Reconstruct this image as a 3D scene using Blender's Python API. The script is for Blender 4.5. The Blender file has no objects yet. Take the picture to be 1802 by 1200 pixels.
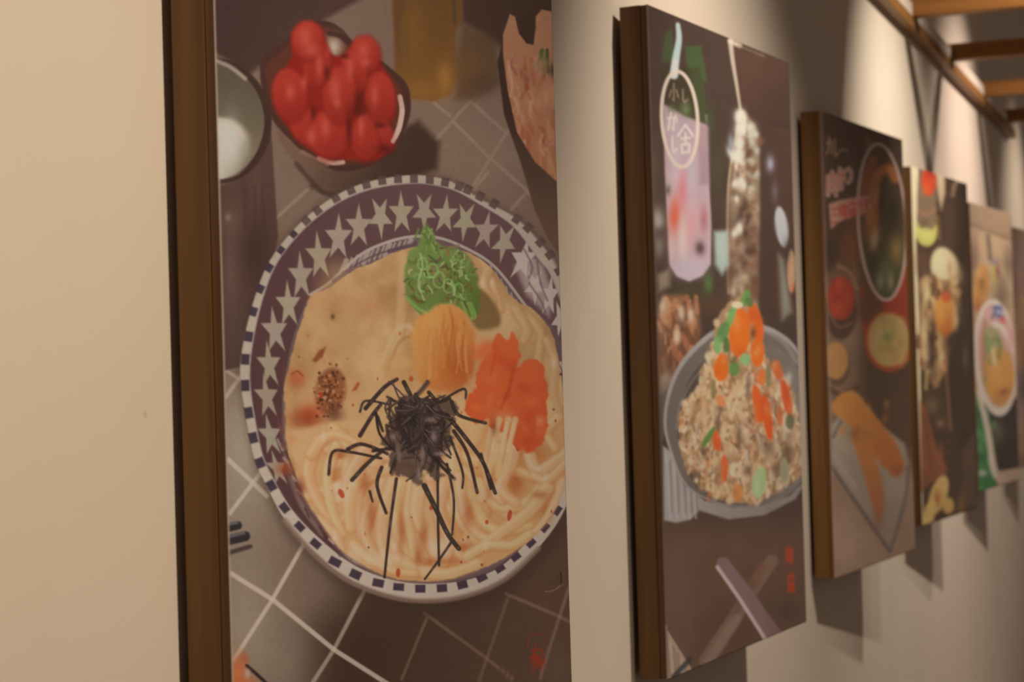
import bpy, bmesh, math, random
import numpy as np
from mathutils import Matrix, Vector

S = bpy.context.scene
COL = S.collection

# ------------------------------------------------------------------ camera
CAM_H = 1.68                      # eye height above the floor
CAM_D = 0.7431                    # distance from the picture wall
FPX, YAW, PITCH, ROLL = 3400.0, 0.3475, 0.01589, -0.02947
fw = np.array([-math.sin(YAW)*math.cos(PITCH), math.cos(YAW)*math.cos(PITCH), math.sin(PITCH)])
rt = np.array([math.cos(YAW), math.sin(YAW), 0.0]); upv = np.cross(rt, fw)
r2 = math.cos(ROLL)*rt + math.sin(ROLL)*upv
u2 = -math.sin(ROLL)*rt + math.cos(ROLL)*upv
cam = bpy.data.cameras.new('camera'); cam_o = bpy.data.objects.new('camera', cam); COL.objects.link(cam_o)
M = Matrix.Identity(4)
for i in range(3):
    M[i][0], M[i][1], M[i][2] = r2[i], u2[i], -fw[i]
M[0][3], M[1][3], M[2][3] = CAM_D, 0.0, CAM_H
cam_o.matrix_world = M
cam.sensor_width = 36.0; cam.sensor_fit = 'HORIZONTAL'; cam.lens = FPX*36.0/1802.0
cam.clip_start = 0.05
cam.dof.use_dof = True; cam.dof.focus_distance = 1.80; cam.dof.aperture_fstop = 9.6
S.camera = cam_o

# ------------------------------------------------------------------ world, lamps, exposure
S.view_settings.view_transform = 'Standard'; S.view_settings.look = 'None'
S.view_settings.exposure = 0.0; S.view_settings.gamma = 1.0
S.view_settings.use_curve_mapping = False
W = bpy.data.worlds.new('room_ambience'); S.world = W; W.use_nodes = True
bg = W.node_tree.nodes['Background']; bg.inputs[0].default_value = (1.0, 0.74, 0.56, 1); bg.inputs[1].default_value = 0.14

def spot(loc, aim, power, cone, blend, col=(1.0, 0.79, 0.57), size=0.03):
    l = bpy.data.lights.new('track_spot', 'SPOT'); o = bpy.data.objects.new('track_spot', l); COL.objects.link(o)
    l.energy = power; l.spot_size = math.radians(cone); l.spot_blend = blend; l.color = col; l.shadow_soft_size = size
    o.location = loc
    o.rotation_euler = (Vector(aim)-Vector(loc)).to_track_quat('-Z', 'Y').to_euler()
    return o
LZ = CAM_H + 1.425
spot((1.65, 0.90, LZ), (0.0, 1.22, CAM_H-0.45), 158, 64, 1.0)
spot((1.00, 2.56, LZ), (0.0, 3.12, CAM_H-0.46), 140, 70, 1.0, (1.0, 0.82, 0.64))
spot((0.975, 4.60, LZ), (0.0, 5.04, CAM_H-0.04), 122, 74, 1.0, (1.0, 0.84, 0.66))
spot((0.975, 6.45, LZ), (0.0, 6.38, CAM_H+0.10), 104, 84, 1.0, (1.0, 0.78, 0.64))
spot((0.975, 8.40, LZ), (0.0, 8.2, CAM_H+0.10), 60, 70, 1.0, (1.0, 0.80, 0.62))

# ------------------------------------------------------------------ materials
def mat(name, rough=0.6, spec=0.4):
    m = bpy.data.materials.new(name); m.use_nodes = True
    n = m.node_tree.nodes; b = n['Principled BSDF']
    b.inputs['Roughness'].default_value = rough; b.inputs['Specular IOR Level'].default_value = spec
    return m, n, m.node_tree.links, b

def paint_mat(name, col, bump=0.06, speck=True):
    m, n, l, b = mat(name, 0.75, 0.25)
    tc = n.new('ShaderNodeTexCoord')
    n1 = n.new('ShaderNodeTexNoise'); n1.inputs['Scale'].default_value = 3.0; n1.inputs['Detail'].default_value = 5
    l.new(tc.outputs['Object'], n1.inputs['Vector'])
    r = n.new('ShaderNodeValToRGB'); r.color_ramp.elements[0].position = .3; r.color_ramp.elements[1].position = .75
    r.color_ramp.elements[0].color = (col[0]*.95, col[1]*.945, col[2]*.93, 1); r.color_ramp.elements[1].color = (*col, 1)
    l.new(n1.outputs['Fac'], r.inputs['Fac'])
    out = r.outputs['Color']
    if speck:
        v = n.new('ShaderNodeTexVoronoi'); v.inputs['Scale'].default_value = 9.0; l.new(tc.outputs['Object'], v.inputs['Vector'])
        mr = n.new('ShaderNodeMapRange'); mr.inputs['From Min'].default_value = .018; mr.inputs['From Max'].default_value = .035
        mr.inputs['To Min'].default_value = .35; mr.inputs['To Max'].default_value = 0
        l.new(v.outputs['Distance'], mr.inputs['Value'])
        mx = n.new('ShaderNodeMix'); mx.data_type = 'RGBA'
        l.new(mr.outputs['Result'], mx.inputs['Factor']); l.new(out, mx.inputs['A']); mx.inputs['B'].default_value = (.42, .30, .19, 1)
        out = mx.outputs['Result']
    l.new(out, b.inputs['Base Color'])
    n2 = n.new('ShaderNodeTexNoise'); n2.inputs['Scale'].default_value = 160; n2.inputs['Detail'].default_value = 3
    l.new(tc.outputs['Object'], n2.inputs['Vector'])
    bp = n.new('ShaderNodeBump'); bp.inputs['Strength'].default_value = bump; bp.inputs['Distance'].default_value = .002
    l.new(n2.outputs['Fac'], bp.inputs['Height']); l.new(bp.outputs['Normal'], b.inputs['Normal'])
    return m

def wood_mat(name, dark, light, axis='Z', rough=0.45, scale=1.0):
    m, n, l, b = mat(name, rough, 0.35)
    tc = n.new('ShaderNodeTexCoord'); mp = n.new('ShaderNodeMapping')
    s = {'X': (1.2, 30, 30), 'Y': (30, 1.2, 30), 'Z': (30, 30, 1.2)}[axis]
    mp.inputs['Scale'].default_value = tuple(q*scale for q in s)
    l.new(tc.outputs['Object'], mp.inputs['Vector'])
    n1 = n.new('ShaderNodeTexNoise'); n1.inputs['Scale'].default_value = 1.6; n1.inputs['Detail'].default_value = 6; n1.inputs['Distortion'].default_value = .6
    l.new(mp.outputs['Vector'], n1.inputs['Vector'])
    r = n.new('ShaderNodeValToRGB'); r.color_ramp.elements[0].position = .32; r.color_ramp.elements[1].position = .72
    r.color_ramp.elements[0].color = (*dark, 1); r.color_ramp.elements[1].color = (*light, 1)
    l.new(n1.outputs['Fac'], r.inputs['Fac']); l.new(r.outputs['Color'], b.inputs['Base Color'])
    bp = n.new('ShaderNodeBump'); bp.inputs['Strength'].default_value = .12; bp.inputs['Distance'].default_value = .002
    l.new(n1.outputs['Fac'], bp.inputs['Height']); l.new(bp.outputs['Normal'], b.inputs['Normal'])
    return m

M_WALL = paint_mat('cream_wall_paint', (.80, .735, .65))
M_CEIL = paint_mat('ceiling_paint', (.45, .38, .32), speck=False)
M_FLOOR = wood_mat('floor_boards', (.12, .07, .04), (.22, .13, .075), 'Y')
M_FRAME = wood_mat('stained_pine', (.105, .048, .013), (.20, .098, .028), 'Z')
M_BOARD = wood_mat('board_edge', (.10, .045, .016), (.16, .075, .027), 'Z')
M_PERG = wood_mat('pergola_timber_long', (.27, .125, .035), (.40, .20, .06), 'Y')
M_RAFT = wood_mat('pergola_timber_cross', (.30, .13, .035), (.43, .20, .06), 'X')
M_BACK = wood_mat('bare_backing', (.16, .10, .05), (.24, .15, .08), 'Z')

def print_mat(name):
    m, n, l, b = mat(name, 0.42, 0.35)
    at = n.new('ShaderNodeAttribute'); at.attribute_name = 'ink'
    l.new(at.outputs['Color'], b.inputs['Base Color'])
    tc = n.new('ShaderNodeTexCoord')
    ns = n.new('ShaderNodeTexNoise'); ns.inputs['Scale'].default_value = 900; ns.inputs['Detail'].default_value = 2
    l.new(tc.outputs['Object'], ns.inputs['Vector'])
    bp = n.new('ShaderNodeBump'); bp.inputs['Strength'].default_value = .08; bp.inputs['Distance'].default_value = .0006
    l.new(ns.outputs['Fac'], bp.inputs['Height']); l.new(bp.outputs['Normal'], b.inputs['Normal'])
    return m

# ------------------------------------------------------------------ mesh helpers
def link(name, me, m=None, parent=None):
    o = bpy.data.objects.new(name, me); COL.objects.link(o)
    if m: me.materials.append(m)
    if parent: o.parent = parent
    return o
def box(name, x0, x1, y0, y1, z0, z1, m, parent=None, bevel=0.0):
    bm = bmesh.new()
    v = [bm.verts.new((x, y, z)) for x in (x0, x1) for y in (y0, y1) for z in (z0, z1)]
    for f in ((0,1,3,2),(4,6,7,5),(0,4,5,1),(2,3,7,6),(0,2,6,4),(1,5,7,3)):
        bm.faces.new([v[i] for i in f])
    bmesh.ops.recalc_face_normals(bm, faces=bm.faces)
    if bevel: bmesh.ops.bevel(bm, geom=bm.edges[:], offset=bevel, segments=2, profile=.6, affect='EDGES')
    me = bpy.data.meshes.new(name); bm.to_mesh(me); bm.free()
    return link(name, me, m, parent)
def empty(name, loc, rz=0):
    o = bpy.data.objects.new(name, None); COL.objects.link(o); o.location = loc; o.rotation_euler = (0, 0, rz)
    o.empty_display_size = .1
    return o
def tag(o, label=None, cat=None, group=None, kind=None):
    for k, v in (('label', label), ('category', cat), ('group', group), ('kind', kind)):
        if v: o[k] = v
    return o

# ------------------------------------------------------------------ the room
ROOM_Z = CAM_H + 1.77
tag(box('wall_left', -0.10, 0.0, -1.5, 11.5, 0.0, ROOM_Z, M_WALL), 'cream painted wall carrying the row of pictures', 'wall', kind='structure')
tag(box('floor', -0.12, 2.8, -1.5, 11.5, -0.1, 0.0, M_FLOOR), 'dark board floor below the pictures', 'floor', kind='structure')
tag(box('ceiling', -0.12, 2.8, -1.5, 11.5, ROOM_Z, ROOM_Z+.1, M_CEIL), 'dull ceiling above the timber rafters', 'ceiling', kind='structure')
tag(box('baseboard_left', 0.0, 0.014, -1.5, 11.5, 0.0, 0.07, M_FRAME, bevel=.003), 'brown skirting board along the cream wall', 'baseboard', kind='structure')

# ------------------------------------------------------------------ timber rafters over the wall
PZ = CAM_H + 0.874
perg = tag(empty('timber_rafter_frame', (0.0, 3.98, PZ)), 'brown timber frame of spaced rafters fixed high on the cream wall', 'rafters')
box('wall_plate', 0.0, 0.032, 0.0, 3.98, 0.0, 0.030, M_PERG, perg, .002)
for y in (4.32, 5.135, 5.95, 6.83, 7.63):
    box('rafter', 0.0015, 1.31, y-3.98, y-3.98+.05, 0.030, 0.080, M_RAFT, perg, .003)
ys = (4.32, 5.135, 5.95, 6.83, 7.63)
for y0, y1 in zip((3.98,)+tuple(q+.05 for q in ys), ys+(7.96,)):
    box('lit_band_batten', 0.0, 0.031, y0-3.98, y1-3.98, 0.0302, 0.066, M_WALL, perg, .002)  # battens added as a crisp stand-in for the lit wall band above the plate
box('outer_beam', 1.28, 1.312, 0.0, 3.98, 0.0, 0.030, M_PERG, perg, .002)

# ------------------------------------------------------------------ printing the pictures
def s2l(c):
    c = np.asarray(c, float)
    return np.where(c <= .04045, c/12.92, ((c+.055)/1.055)**2.4)
def homography(src, dst):
    A = []
    for (x, y), (u, v) in zip(src, dst):
        A.append([x, y, 1, 0, 0, 0, -u*x, -u*y, -u]); A.append([0, 0, 0, x, y, 1, -v*x, -v*y, -v])
    return np.linalg.svd(np.array(A))[2][-1].reshape(3, 3)
def app(Hm, x, y):
    w = Hm[2,0]*x+Hm[2,1]*y+Hm[2,2]
    return (Hm[0,0]*x+Hm[0,1]*y+Hm[0,2])/w, (Hm[1,0]*x+Hm[1,1]*y+Hm[1,2])/w
_tab = np.random.RandomState(7).rand(64, 64)
def vnoise(X, Y, s, seed=0):
    x = X/s+seed*17.3; y = Y/s+seed*9.1
    xi = np.floor(x).astype(int); yi = np.floor(y).astype(int); fx = x-xi; fy = y-yi
    fx = fx*fx*(3-2*fx); fy = fy*fy*(3-2*fy)
    g = lambda a, b: _tab[a % 64, b % 64]
    return (g(xi,yi)*(1-fx)+g(xi+1,yi)*fx)*(1-fy)+(g(xi,yi+1)*(1-fx)+g(xi+1,yi+1)*fx)*fy
def fbm(X, Y, s, seed=0):
    return .55*vnoise(X, Y, s, seed)+.3*vnoise(X, Y, s/2.1, seed+1)+.15*vnoise(X, Y, s/4.3, seed+2)
def spline(pts, closed=False, k=6):
    p = np.array(pts, float); n = len(p)
    if n < 3: return p
    out = []
    for i in range(n if closed else n-1):
        if closed: a, b, c, d = p[(i-1) % n], p[i], p[(i+1) % n], p[(i+2) % n]
        else: a, b, c, d = p[max(i-1, 0)], p[i], p[i+1], p[min(i+2, n-1)]
        for j in range(k):
            t = j/k
            out.append(.5*((2*b)+(c-a)*t+(2*a-5*b+4*c-d)*t*t+(3*b-a-3*c+d)*t**3))
    if not closed: out.append(p[-1])
    return np.array(out)
def ss(x): x = np.clip(x, 0, 1); return x*x*(3-2*x)
def lg(c0, c1, p0, p1):
    c0 = np.array(c0, float); c1 = np.array(c1, float); dx, dy = p1[0]-p0[0], p1[1]-p0[1]; L = dx*dx+dy*dy
    def f(X, Y):
        t = np.clip(((X-p0[0])*dx+(Y-p0[1])*dy)/L, 0, 1)[..., None]
        return c0*(1-t)+c1*t
    return f
def jit(c, r, a): return tuple(max(0, q+r.uniform(-a, a)) for q in c)

class Art:
    """A printed picture: quad = the four corners TL TR BR BL in sketch units; the ink is mixed on a grid of the sheet."""
    def __init__(s, quad, us, vs, base):
        s.us, s.vs = np.asarray(us), np.asarray(vs)
        rect = [(0, 0), (1, 0), (1, 1), (0, 1)]
        s.H = homography(rect, quad); s.Hi = homography(quad, rect)
        U, V = np.meshgrid(s.us, s.vs); s.X, s.Y = app(s.H, U, V)
        s.C = np.zeros(U.shape+(3,)); s.C[:] = np.array(base)
    def win(s, x0, y0, x1, y1):
        x = np.array([x0, x1, x1, x0]); y = np.array([y0, y0, y1, y1]); u, v = app(s.Hi, x, y)
        a = np.searchsorted(s.us, [u.min(), u.max()]); b = np.searchsorted(s.vs, [v.min(), v.max()])
        return slice(max(b[0]-1, 0), b[1]+1), slice(max(a[0]-1, 0), a[1]+1)
    def put(s, w, m, col, al):
        if m.size == 0: return
        c = col(s.X[w], s.Y[w]) if callable(col) else np.array(col, float)
        m = (m*al)[..., None]
        s.C[w] = s.C[w]*(1-m)+c*m
    def ell(s, cx, cy, rx, ry, col, soft=2., al=1., rot=0):
        R = max(rx, ry)+soft+2; w = s.win(cx-R, cy-R, cx+R, cy+R)
        X = s.X[w]-cx; Y = s.Y[w]-cy
        if rot:
            q = math.radians(rot); X, Y = X*math.cos(q)+Y*math.sin(q), -X*math.sin(q)+Y*math.cos(q)
        k = np.sqrt((X/rx)**2+(Y/ry)**2)+1e-9
        d = (1-k)*np.sqrt(X*X+Y*Y)/k
        s.put(w, ss(.5+d/soft), col, al)
    def glow(s, cx, cy, rx, ry, col, al=1., rot=0):
        R = 2.3*max(rx, ry); w = s.win(cx-R, cy-R, cx+R, cy+R); X = s.X[w]-cx; Y = s.Y[w]-cy
        if rot:
            q = math.radians(rot); X, Y = X*math.cos(q)+Y*math.sin(q), -X*math.sin(q)+Y*math.cos(q)
        s.put(w, np.exp(-((X/rx)**2+(Y/ry)**2)), col, al)
    def sd(s, w, P):
        X, Y = s.X[w], s.Y[w]; d2 = np.full(X.shape, 1e12); ins = np.zeros(X.shape, bool)
        for (ax, ay), (bx, by) in zip(P, np.roll(P, -1, 0)):
            ex, ey = bx-ax, by-ay; L = ex*ex+ey*ey
            if L < 1e-9: continue
            t = np.clip(((X-ax)*ex+(Y-ay)*ey)/L, 0, 1)
            d2 = np.minimum(d2, (X-ax-t*ex)**2+(Y-ay-t*ey)**2)
            if ay != by: ins ^= ((ay > Y) != (by > Y)) & (X < (bx-ax)*(Y-ay)/(by-ay)+ax)
        d = np.sqrt(d2); return np.where(ins, d, -d)
    def poly(s, pts, col, soft=2., al=1., smooth=False, rough=0., seed=0, clip=None):
        P = spline(pts, True) if smooth else np.array(pts, float)
        R = soft+rough+2; w = s.win(P[:,0].min()-R, P[:,1].min()-R, P[:,0].max()+R, P[:,1].max()+R)
        if s.X[w].size == 0: return
        d = s.sd(w, P)
        if rough: d = d+rough*2*(fbm(s.X[w], s.Y[w], 14, seed)-.5)
        m = ss(.5+d/soft)
        if clip is not None: m = m*clip[w]
        s.put(w, m, col, al)
    def mask(s, pts, soft=2., smooth=True):
        P = spline(pts, True) if smooth else np.array(pts, float)
        w = (slice(None), slice(None)); return ss(.5+s.sd(w, P)/soft)
    def line(s, pts, wd, col, soft=1.5, al=1., w1=None, smooth=True, clip=None):
        P = spline(pts) if smooth else np.array(pts, float)
        w1 = wd if w1 is None else w1; R = max(wd, w1)/2+soft+2
        w = s.win(P[:,0].min()-R, P[:,1].min()-R, P[:,0].max()+R, P[:,1].max()+R)
        X, Y = s.X[w], s.Y[w]
        if X.size == 0: return
        best = np.full(X.shape, -1e9); n = len(P)-1
        for i in range(n):
            ax, ay = P[i]; ex, ey = P[i+1]-P[i]; L = ex*ex+ey*ey
            if L < 1e-9: continue
            t = np.clip(((X-ax)*ex+(Y-ay)*ey)/L, 0, 1)
            hw = .5*(wd+(w1-wd)*(i+t)/n)
            best = np.maximum(best, hw-np.sqrt((X-ax-t*ex)**2+(Y-ay-t*ey)**2))
        m = ss(.5+best/soft)
        if clip is not None: m = m*clip[w]
        s.put(w, m, col, al)
    def grain(s, amp, sc, seed=0):
        s.C *= (1+amp*(fbm(s.X, s.Y, sc, seed)-.5)*2)[..., None]

def c8(r, g, b): return (r/255, g/255, b/255)
def inside(P, x, y):
    r = False
    for (ax, ay), (bx, by) in zip(P, np.roll(P, -1, 0)):
        if (ay > y) != (by > y) and x < (bx-ax)*(y-ay)/(by-ay)+ax: r = not r
    return r
def star(cx, cy, rx, ry, up, lean=0):
    q = []
    for i in range(10):
        a = math.pi/5*i+(math.pi/2 if not up else -math.pi/2); r = 1 if i % 2 == 0 else .40
        x, y = rx*r*math.cos(a), ry*r*math.sin(a); q.append((cx+x+lean*y, cy+y))
    return q

# ---- sketch corners of the six sheets (TL TR BR BL)
QUADS = [((362,-467),(964,-177),(1009,1366),(420,1650)),
         ((1135,8),(1389,109),(1418.5,1093),(1174.5,1196)),
         ((1441,195),(1587,246),(1608,969),(1473,1018)),
         ((1602,292),(1701,323),(1718,893),(1625,925)),
         ((1705,356),(1778,376),(1794,844),(1722,865)),
         ((1771,396),(1829,411),(1842,812),(1786,827))]

def art_noodles():
    vs = np.unique(np.concatenate([np.linspace(0, .10, 30), np.linspace(.10, .85, 900), np.linspace(.85, 1, 30)]))
    a = Art(QUADS[0], np.linspace(0, 1, 470), vs, c8(112, 90, 80)); rn = random.Random(5)
    X, Y = a.X, a.Y
    dk = c8(62, 44, 40)
    # ---------- table: tiles, left lit, right in the cup's shade
    a.put((slice(None),)*2, ss((Y-560)/260), lg(c8(150,136,122), c8(84,64,54), (400, 900), (720, 1040)), 1)
    a.put((slice(None),)*2, ss((Y-330)/300)*ss((720-X)/200), c8(105, 84, 74), .6)
    a.glow(860, 260, 130, 110, c8(126, 104, 92), .8)
    a.glow(540, 350, 60, 60, c8(116, 94, 83), .6)
    gl = c8(139, 117, 105)
    for p in (((757,257),(842,162)), ((829,332),(892,232)), ((797,216),(857,276),(932,342)), ((825,178),(892,238)), ((897,372),(945,318)),
              ((486,384),(540,335)), ((765,247),(735,285)), ((790,205),(760,180)), ((857,305),(825,345)), ((930,342),(975,378))):
        a.line(p, 6, gl, 4, .75, smooth=False)
    # tiles at the lower left
    a.glow(425, 800, 60, 130, c8(160,147,132), .7); a.glow(430, 1110, 70, 130, c8(164,150,134), .5); a.glow(520,1180,110,70,c8(132,117,104),.4)
    a.put((slice(None),)*2, ss((Y-900)/160)*ss((X-520-(1100-Y)*.28)/150), lg(c8(64,46,37), c8(84,60,48), (700,1080), (960,1180)), .95)
    a.poly([(735,1040),(880,1010),(1010,900),(1030,1300),(560,1300),(560,1100)], lg(c8(60,42,33), c8(88,64,52), (640,1060), (960,1150)), 110, .75)
    a.glow(985, 1175, 30, 40, c8(104,84,68), .5)
    g2 = c8(196,178,166)
    for p, w, al in ((((398,1006),(478,1056),(586,1144),(674,1200),(760,1255)), 8, .85), (((535,955),(478,1056),(410,1162)), 7, .85),
                     (((640,1040),(586,1144),(545,1208)), 7, .6), (((400,810),(468,874)), 8, .8), (((455,836),(403,905)), 7, .8),
                     (((396,700),(425,660)), 7, .5), (((398,655),(425,672)), 6, .5)):
        a.line(p, w, g2, 3.5, al, smooth=False)
    for p, w, al in ((((749,1090),(705,1196)), 5, .4), (((893,1050),(841,1200)), 6, .3), (((999,1036),(949,1192)), 6, .45),
                     (((745,1080),(850,1156),(900,1195)), 6, .38), (((889,1046),(977,1083),(1005,1097)), 6, .42), (((674,1200),(655,1250)), 6, .5)):
        a.line(p, w, c8(150,122,110), 4, al, smooth=False)
    # ---------- dark tray, jar of amber tea, dish at the right
    a.poly([(300,-500),(1000,-500),(1000,-60),(860,-40),(640,-4),(572,34),(505,82),(458,116),(432,138),(405,112),(370,90)], lg(c8(60,43,41), c8(70,50,46), (400,0), (560,60)), 14)
    a.poly([(800,-70),(1000,-70),(1000,110),(905,62),(880,85),(845,60),(812,40)], c8(64,45,38), 22, .95)
    a.poly([(812,46),(870,70),(880,150),(830,178),(800,175)], c8(86,62,44), 20, .8)
    a.poly([(684,-90),(812,-90),(812,36),(800,60),(802,140),(792,168),(760,180),(712,174),(694,140),(692,60)], lg(c8(94,64,38), c8(116,78,36), (690,20), (800,140)), 9)
    a.glow(820, 120, 30, 40, c8(104,72,44), .85); a.glow(845, 150, 26, 20, c8(80,58,46), .7)
    a.glow(782, 138, 14, 30, c8(150,104,52), .85); a.glow(726, 60, 20, 60, c8(122,84,40), .5); a.glow(700, 30, 7, 80, c8(84,58,38), .5)
    a.glow(740, 160, 30, 16, c8(132,94,48), .5); a.line([(715,0),(718,120)], 8, c8(100,68,36), 8, .5); a.line([(797,0),(799,40)], 8, c8(80,60,44), 5, .7)
    a.poly([(874,110),(888,60),(1010,40),(1020,470),(984,452),(962,420),(940,372),(914,284),(886,204)], lg(c8(58,40,33), c8(96,72,60), (885,200), (985,400)), 5)
    a.poly([(884,96),(884,62),(896,26),(905,30),(912,60),(926,78),(938,80),(942,30),(952,18),(1000,26),(1010,330),(975,318),(940,286),(908,232),(892,160)], lg(c8(168,118,92), c8(160,104,78), (900,40), (960,280)), 4)
    mfish = a.mask([(884,96),(884,62),(896,26),(905,30),(912,60),(926,78),(938,80),(942,30),(952,18),(1000,26),(1010,330),(975,318),(940,286),(908,232),(892,160)], 5, False)
    a.poly([(912,40),(935,78),(942,50),(936,20)], c8(62,42,36), 7, .9)
    for i in range(60):
        x = rn.uniform(890, 975); y = rn.uniform(90, 310)
        if (y-90) > (x-884)*2.6+60: continue
        a.line([(x,y),(x+rn.uniform(-5,9),y+rn.uniform(8,20)),(x+rn.uniform(-4,12),y+rn.uniform(22,40))], rn.uniform(2.5,8), jit(rn.choice((c8(196,150,122), c8(148,80,54), c8(172,114,86), c8(184,134,104), c8(140,70,45))), rn, .03), 6, .6, clip=mfish)
    a.line([(893,110),(900,150),(897,170)], 5, c8(196,152,128), 4, .6)
    for i in range(16):
        a.line([(rn.uniform(936,968),rn.uniform(88,112)),(rn.uniform(945,972),rn.uniform(112,140))], rn.uniform(3,6), rn.choice((c8(76,92,48), c8(104,118,62), c8(58,62,36))), 3, .85)
    a.glow(972, 125, 8, 14, c8(50,44,28), .8)
    # ---------- cup of milk at the left
    a.poly([(360,100),(395,112),(430,142),(458,178),(474,220),(478,262),(482,330),(488,420),(476,470),(448,520),(430,590),(420,648),(360,660)], lg(c8(78,55,50), c8(72,53,48), (380,330), (380,640)), 5)
    a.glow(410, 390, 26, 30, c8(98,76,68), .6); a.glow(405, 480, 16, 90, c8(110,88,80), .45); a.glow(450, 350, 10, 50, c8(96,72,64), .4); a.glow(400, 384, 5, 6, c8(150,132,128), .5)
    a.glow(450, 440, 26, 60, c8(58,40,37), .7); a.glow(412, 590, 34, 50, c8(80,62,55), .5)
    for x in (428, 447, 460): a.line([(x,330),(x+2,400)], 6, c8(60,42,38), 6, .35)
    a.ell(372, 214, 104, 112, c8(58,41,36), 4, 1, -14)
    a.ell(368, 213, 95, 104, lg(c8(84,73,62), c8(112,100,86), (430,150), (400,290)), 3, 1, -14)
    a.line([(378,108),(405,120),(430,140)], 7, c8(158,140,130), 5, .8)
    a.ell(376, 268, 66, 56, lg(c8(204,198,190), c8(112,101,88), (392,262), (442,282)), 18, .95, -20)
    a.glow(405, 250, 14, 40, c8(212,208,202), .6); a.line([(385,212),(405,220),(424,240)], 7, c8(186,172,160), 5, .6)
    a.line([(384,322),(420,312),(446,285),(462,250),(470,215)], 8, c8(56,38,34), 4, .9)
    # ---------- bowl of tomatoes
    a.poly([(560,300),(640,312),(712,225),(735,214),(772,252),(768,300),(700,322),(640,322),(590,350),(545,330)], c8(58,41,34), 18, .95)
    a.poly([(480,215),(505,244),(546,280),(600,303),(690,280),(712,240),(700,300),(640,330),(590,345),(566,342),(526,300),(490,250)], lg(c8(104,80,68), c8(64,45,38), (530,260), (680,290)), 10, .95)
    a.line([(520,290),(560,335),(585,345)], 8, c8(60,44,38), 8, .7)
    bowl = [(456,128),(462,100),(500,72),(540,44),(572,38),(600,52),(624,78),(672,110),(712,146),(721,176),(719,208),(706,240),(688,272),(650,294),(596,303),(546,280),(505,244),(478,212),(462,170)]
    a.poly(bowl, c8(66,41,36), 5, 1, True)
    a.poly([(466,135),(475,108),(545,54),(575,50),(612,84),(668,116),(704,156),(708,196),(696,236),(672,268),(628,288),(590,290),(548,268),(508,232),(480,195)], c8(84,44,36), 8, 1, True)
    a.glow(585, 84, 16, 20, c8(176,160,146), .95); a.line([(578,60),(600,66),(618,84)], 9, c8(64,38,34), 5, .9)
    a.line([(688,252),(700,228),(706,196),(702,172)], 9, c8(196,166,156), 4, .9)
    a.line([(560,280),(582,288),(602,287)], 8, c8(190,156,146), 4, .9); a.line([(530,268),(552,280),(575,292)], 6, c8(150,110,100), 4, .6)
    a.poly([(480,165),(496,128),(512,100),(512,60),(530,42),(552,44),(566,62),(575,92),(600,100),(622,82),(640,70),(660,84),(668,110),(690,150),(692,195),(680,235),(688,262),(664,282),(640,284),(600,282),(555,270),(520,240),(492,205)], c8(128,30,24), 9, 1, True)
    toms = [(643,242,26,42,6),(667,172,27,46,-8),(640,98,27,34,0),(678,238,12,26,-20),(622,128,22,38,-10),(538,224,27,34,-30),(578,238,36,42,-4),(508,168,30,46,-8),(596,168,30,50,0),(556,112,24,42,4),(540,72,28,34,0)]
    for x, y, rx, ry, ro in toms:
        a.ell(x+1, y+3, rx+3, ry+4, c8(116,26,21), 14, .6, ro)
        a.ell(x, y, rx, ry, lg(c8(160,50,41), c8(132,34,28), (x-rx*.3, y-ry*.5), (x+rx*.4, y+ry)), 11, .92, ro)
    for x, y, rx, ry in ((509,164,8,14),(536,66,14,18),(560,118,6,22),(546,90,14,12),(588,158,10,20),(592,182,7,10),(614,122,7,18),(638,92,12,16),(658,170,7,18),(571,226,8,18),(634,224,5,20),(546,242,9,14),(534,146,6,12),(642,112,8,8)):
        a.glow(x, y, rx, ry, c8(202,100,86), .5)
    for x, y, rx, ry in ((630,196,14,10),(630,178,9,18),(612,226,5,26),(550,200,6,12),(668,222,12,6),(676,264,14,8),(574,130,5,12),(606,100,8,5)):
        a.glow(x, y, rx, ry, c8(74,20,16), .75)
    a.line([(690,250),(702,226),(707,196)], 7, c8(196,166,156), 4, .8)
    # ---------- the star-patterned bowl
    outer = [(740,310),(690,313),(632,326),(576,354),(522,399),(474,459),(448,522),(428,598),(421,658),(429,722),(446,808),(466,853),(498,913),(546,968),(610,1019),(690,1050),(762,1057),(830,1045),(890,1017),(946,965),(992,898),(1024,800),(1034,690),(1018,570),(985,482),(966,448),(912,388),(850,354),(795,322)]
    a.poly([(x+(6 if y > 800 else 0), y+(26 if y > 800 else 0)) for x, y in outer], c8(58,42,35), 34, .55, True)
    a.poly(outer, lg(c8(166,152,140), c8(186,170,160), (450,500), (560,950)), 3.5, 1, True)
    a.line([(500,917),(548,973),(610,1022),(690,1052),(762,1058),(830,1046),(890,1018),(946,966)], 9, c8(132,108,96), 6, .8)
    rim_in = [(740,324),(690,327),(637,339),(584,364),(531,407),(486,464),(461,526),(444,600),(438,660),(444,720),(460,800),(482,848),(514,900),(562,950),(622,996),(692,1022),(760,1028),(826,1020),(882,996),(932,946),(976,884),(1006,800),(1014,690),(1000,580),(970,490),(945,455),(900,398),(845,362),(795,335)]
    navy = c8(58,45,58)
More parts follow.
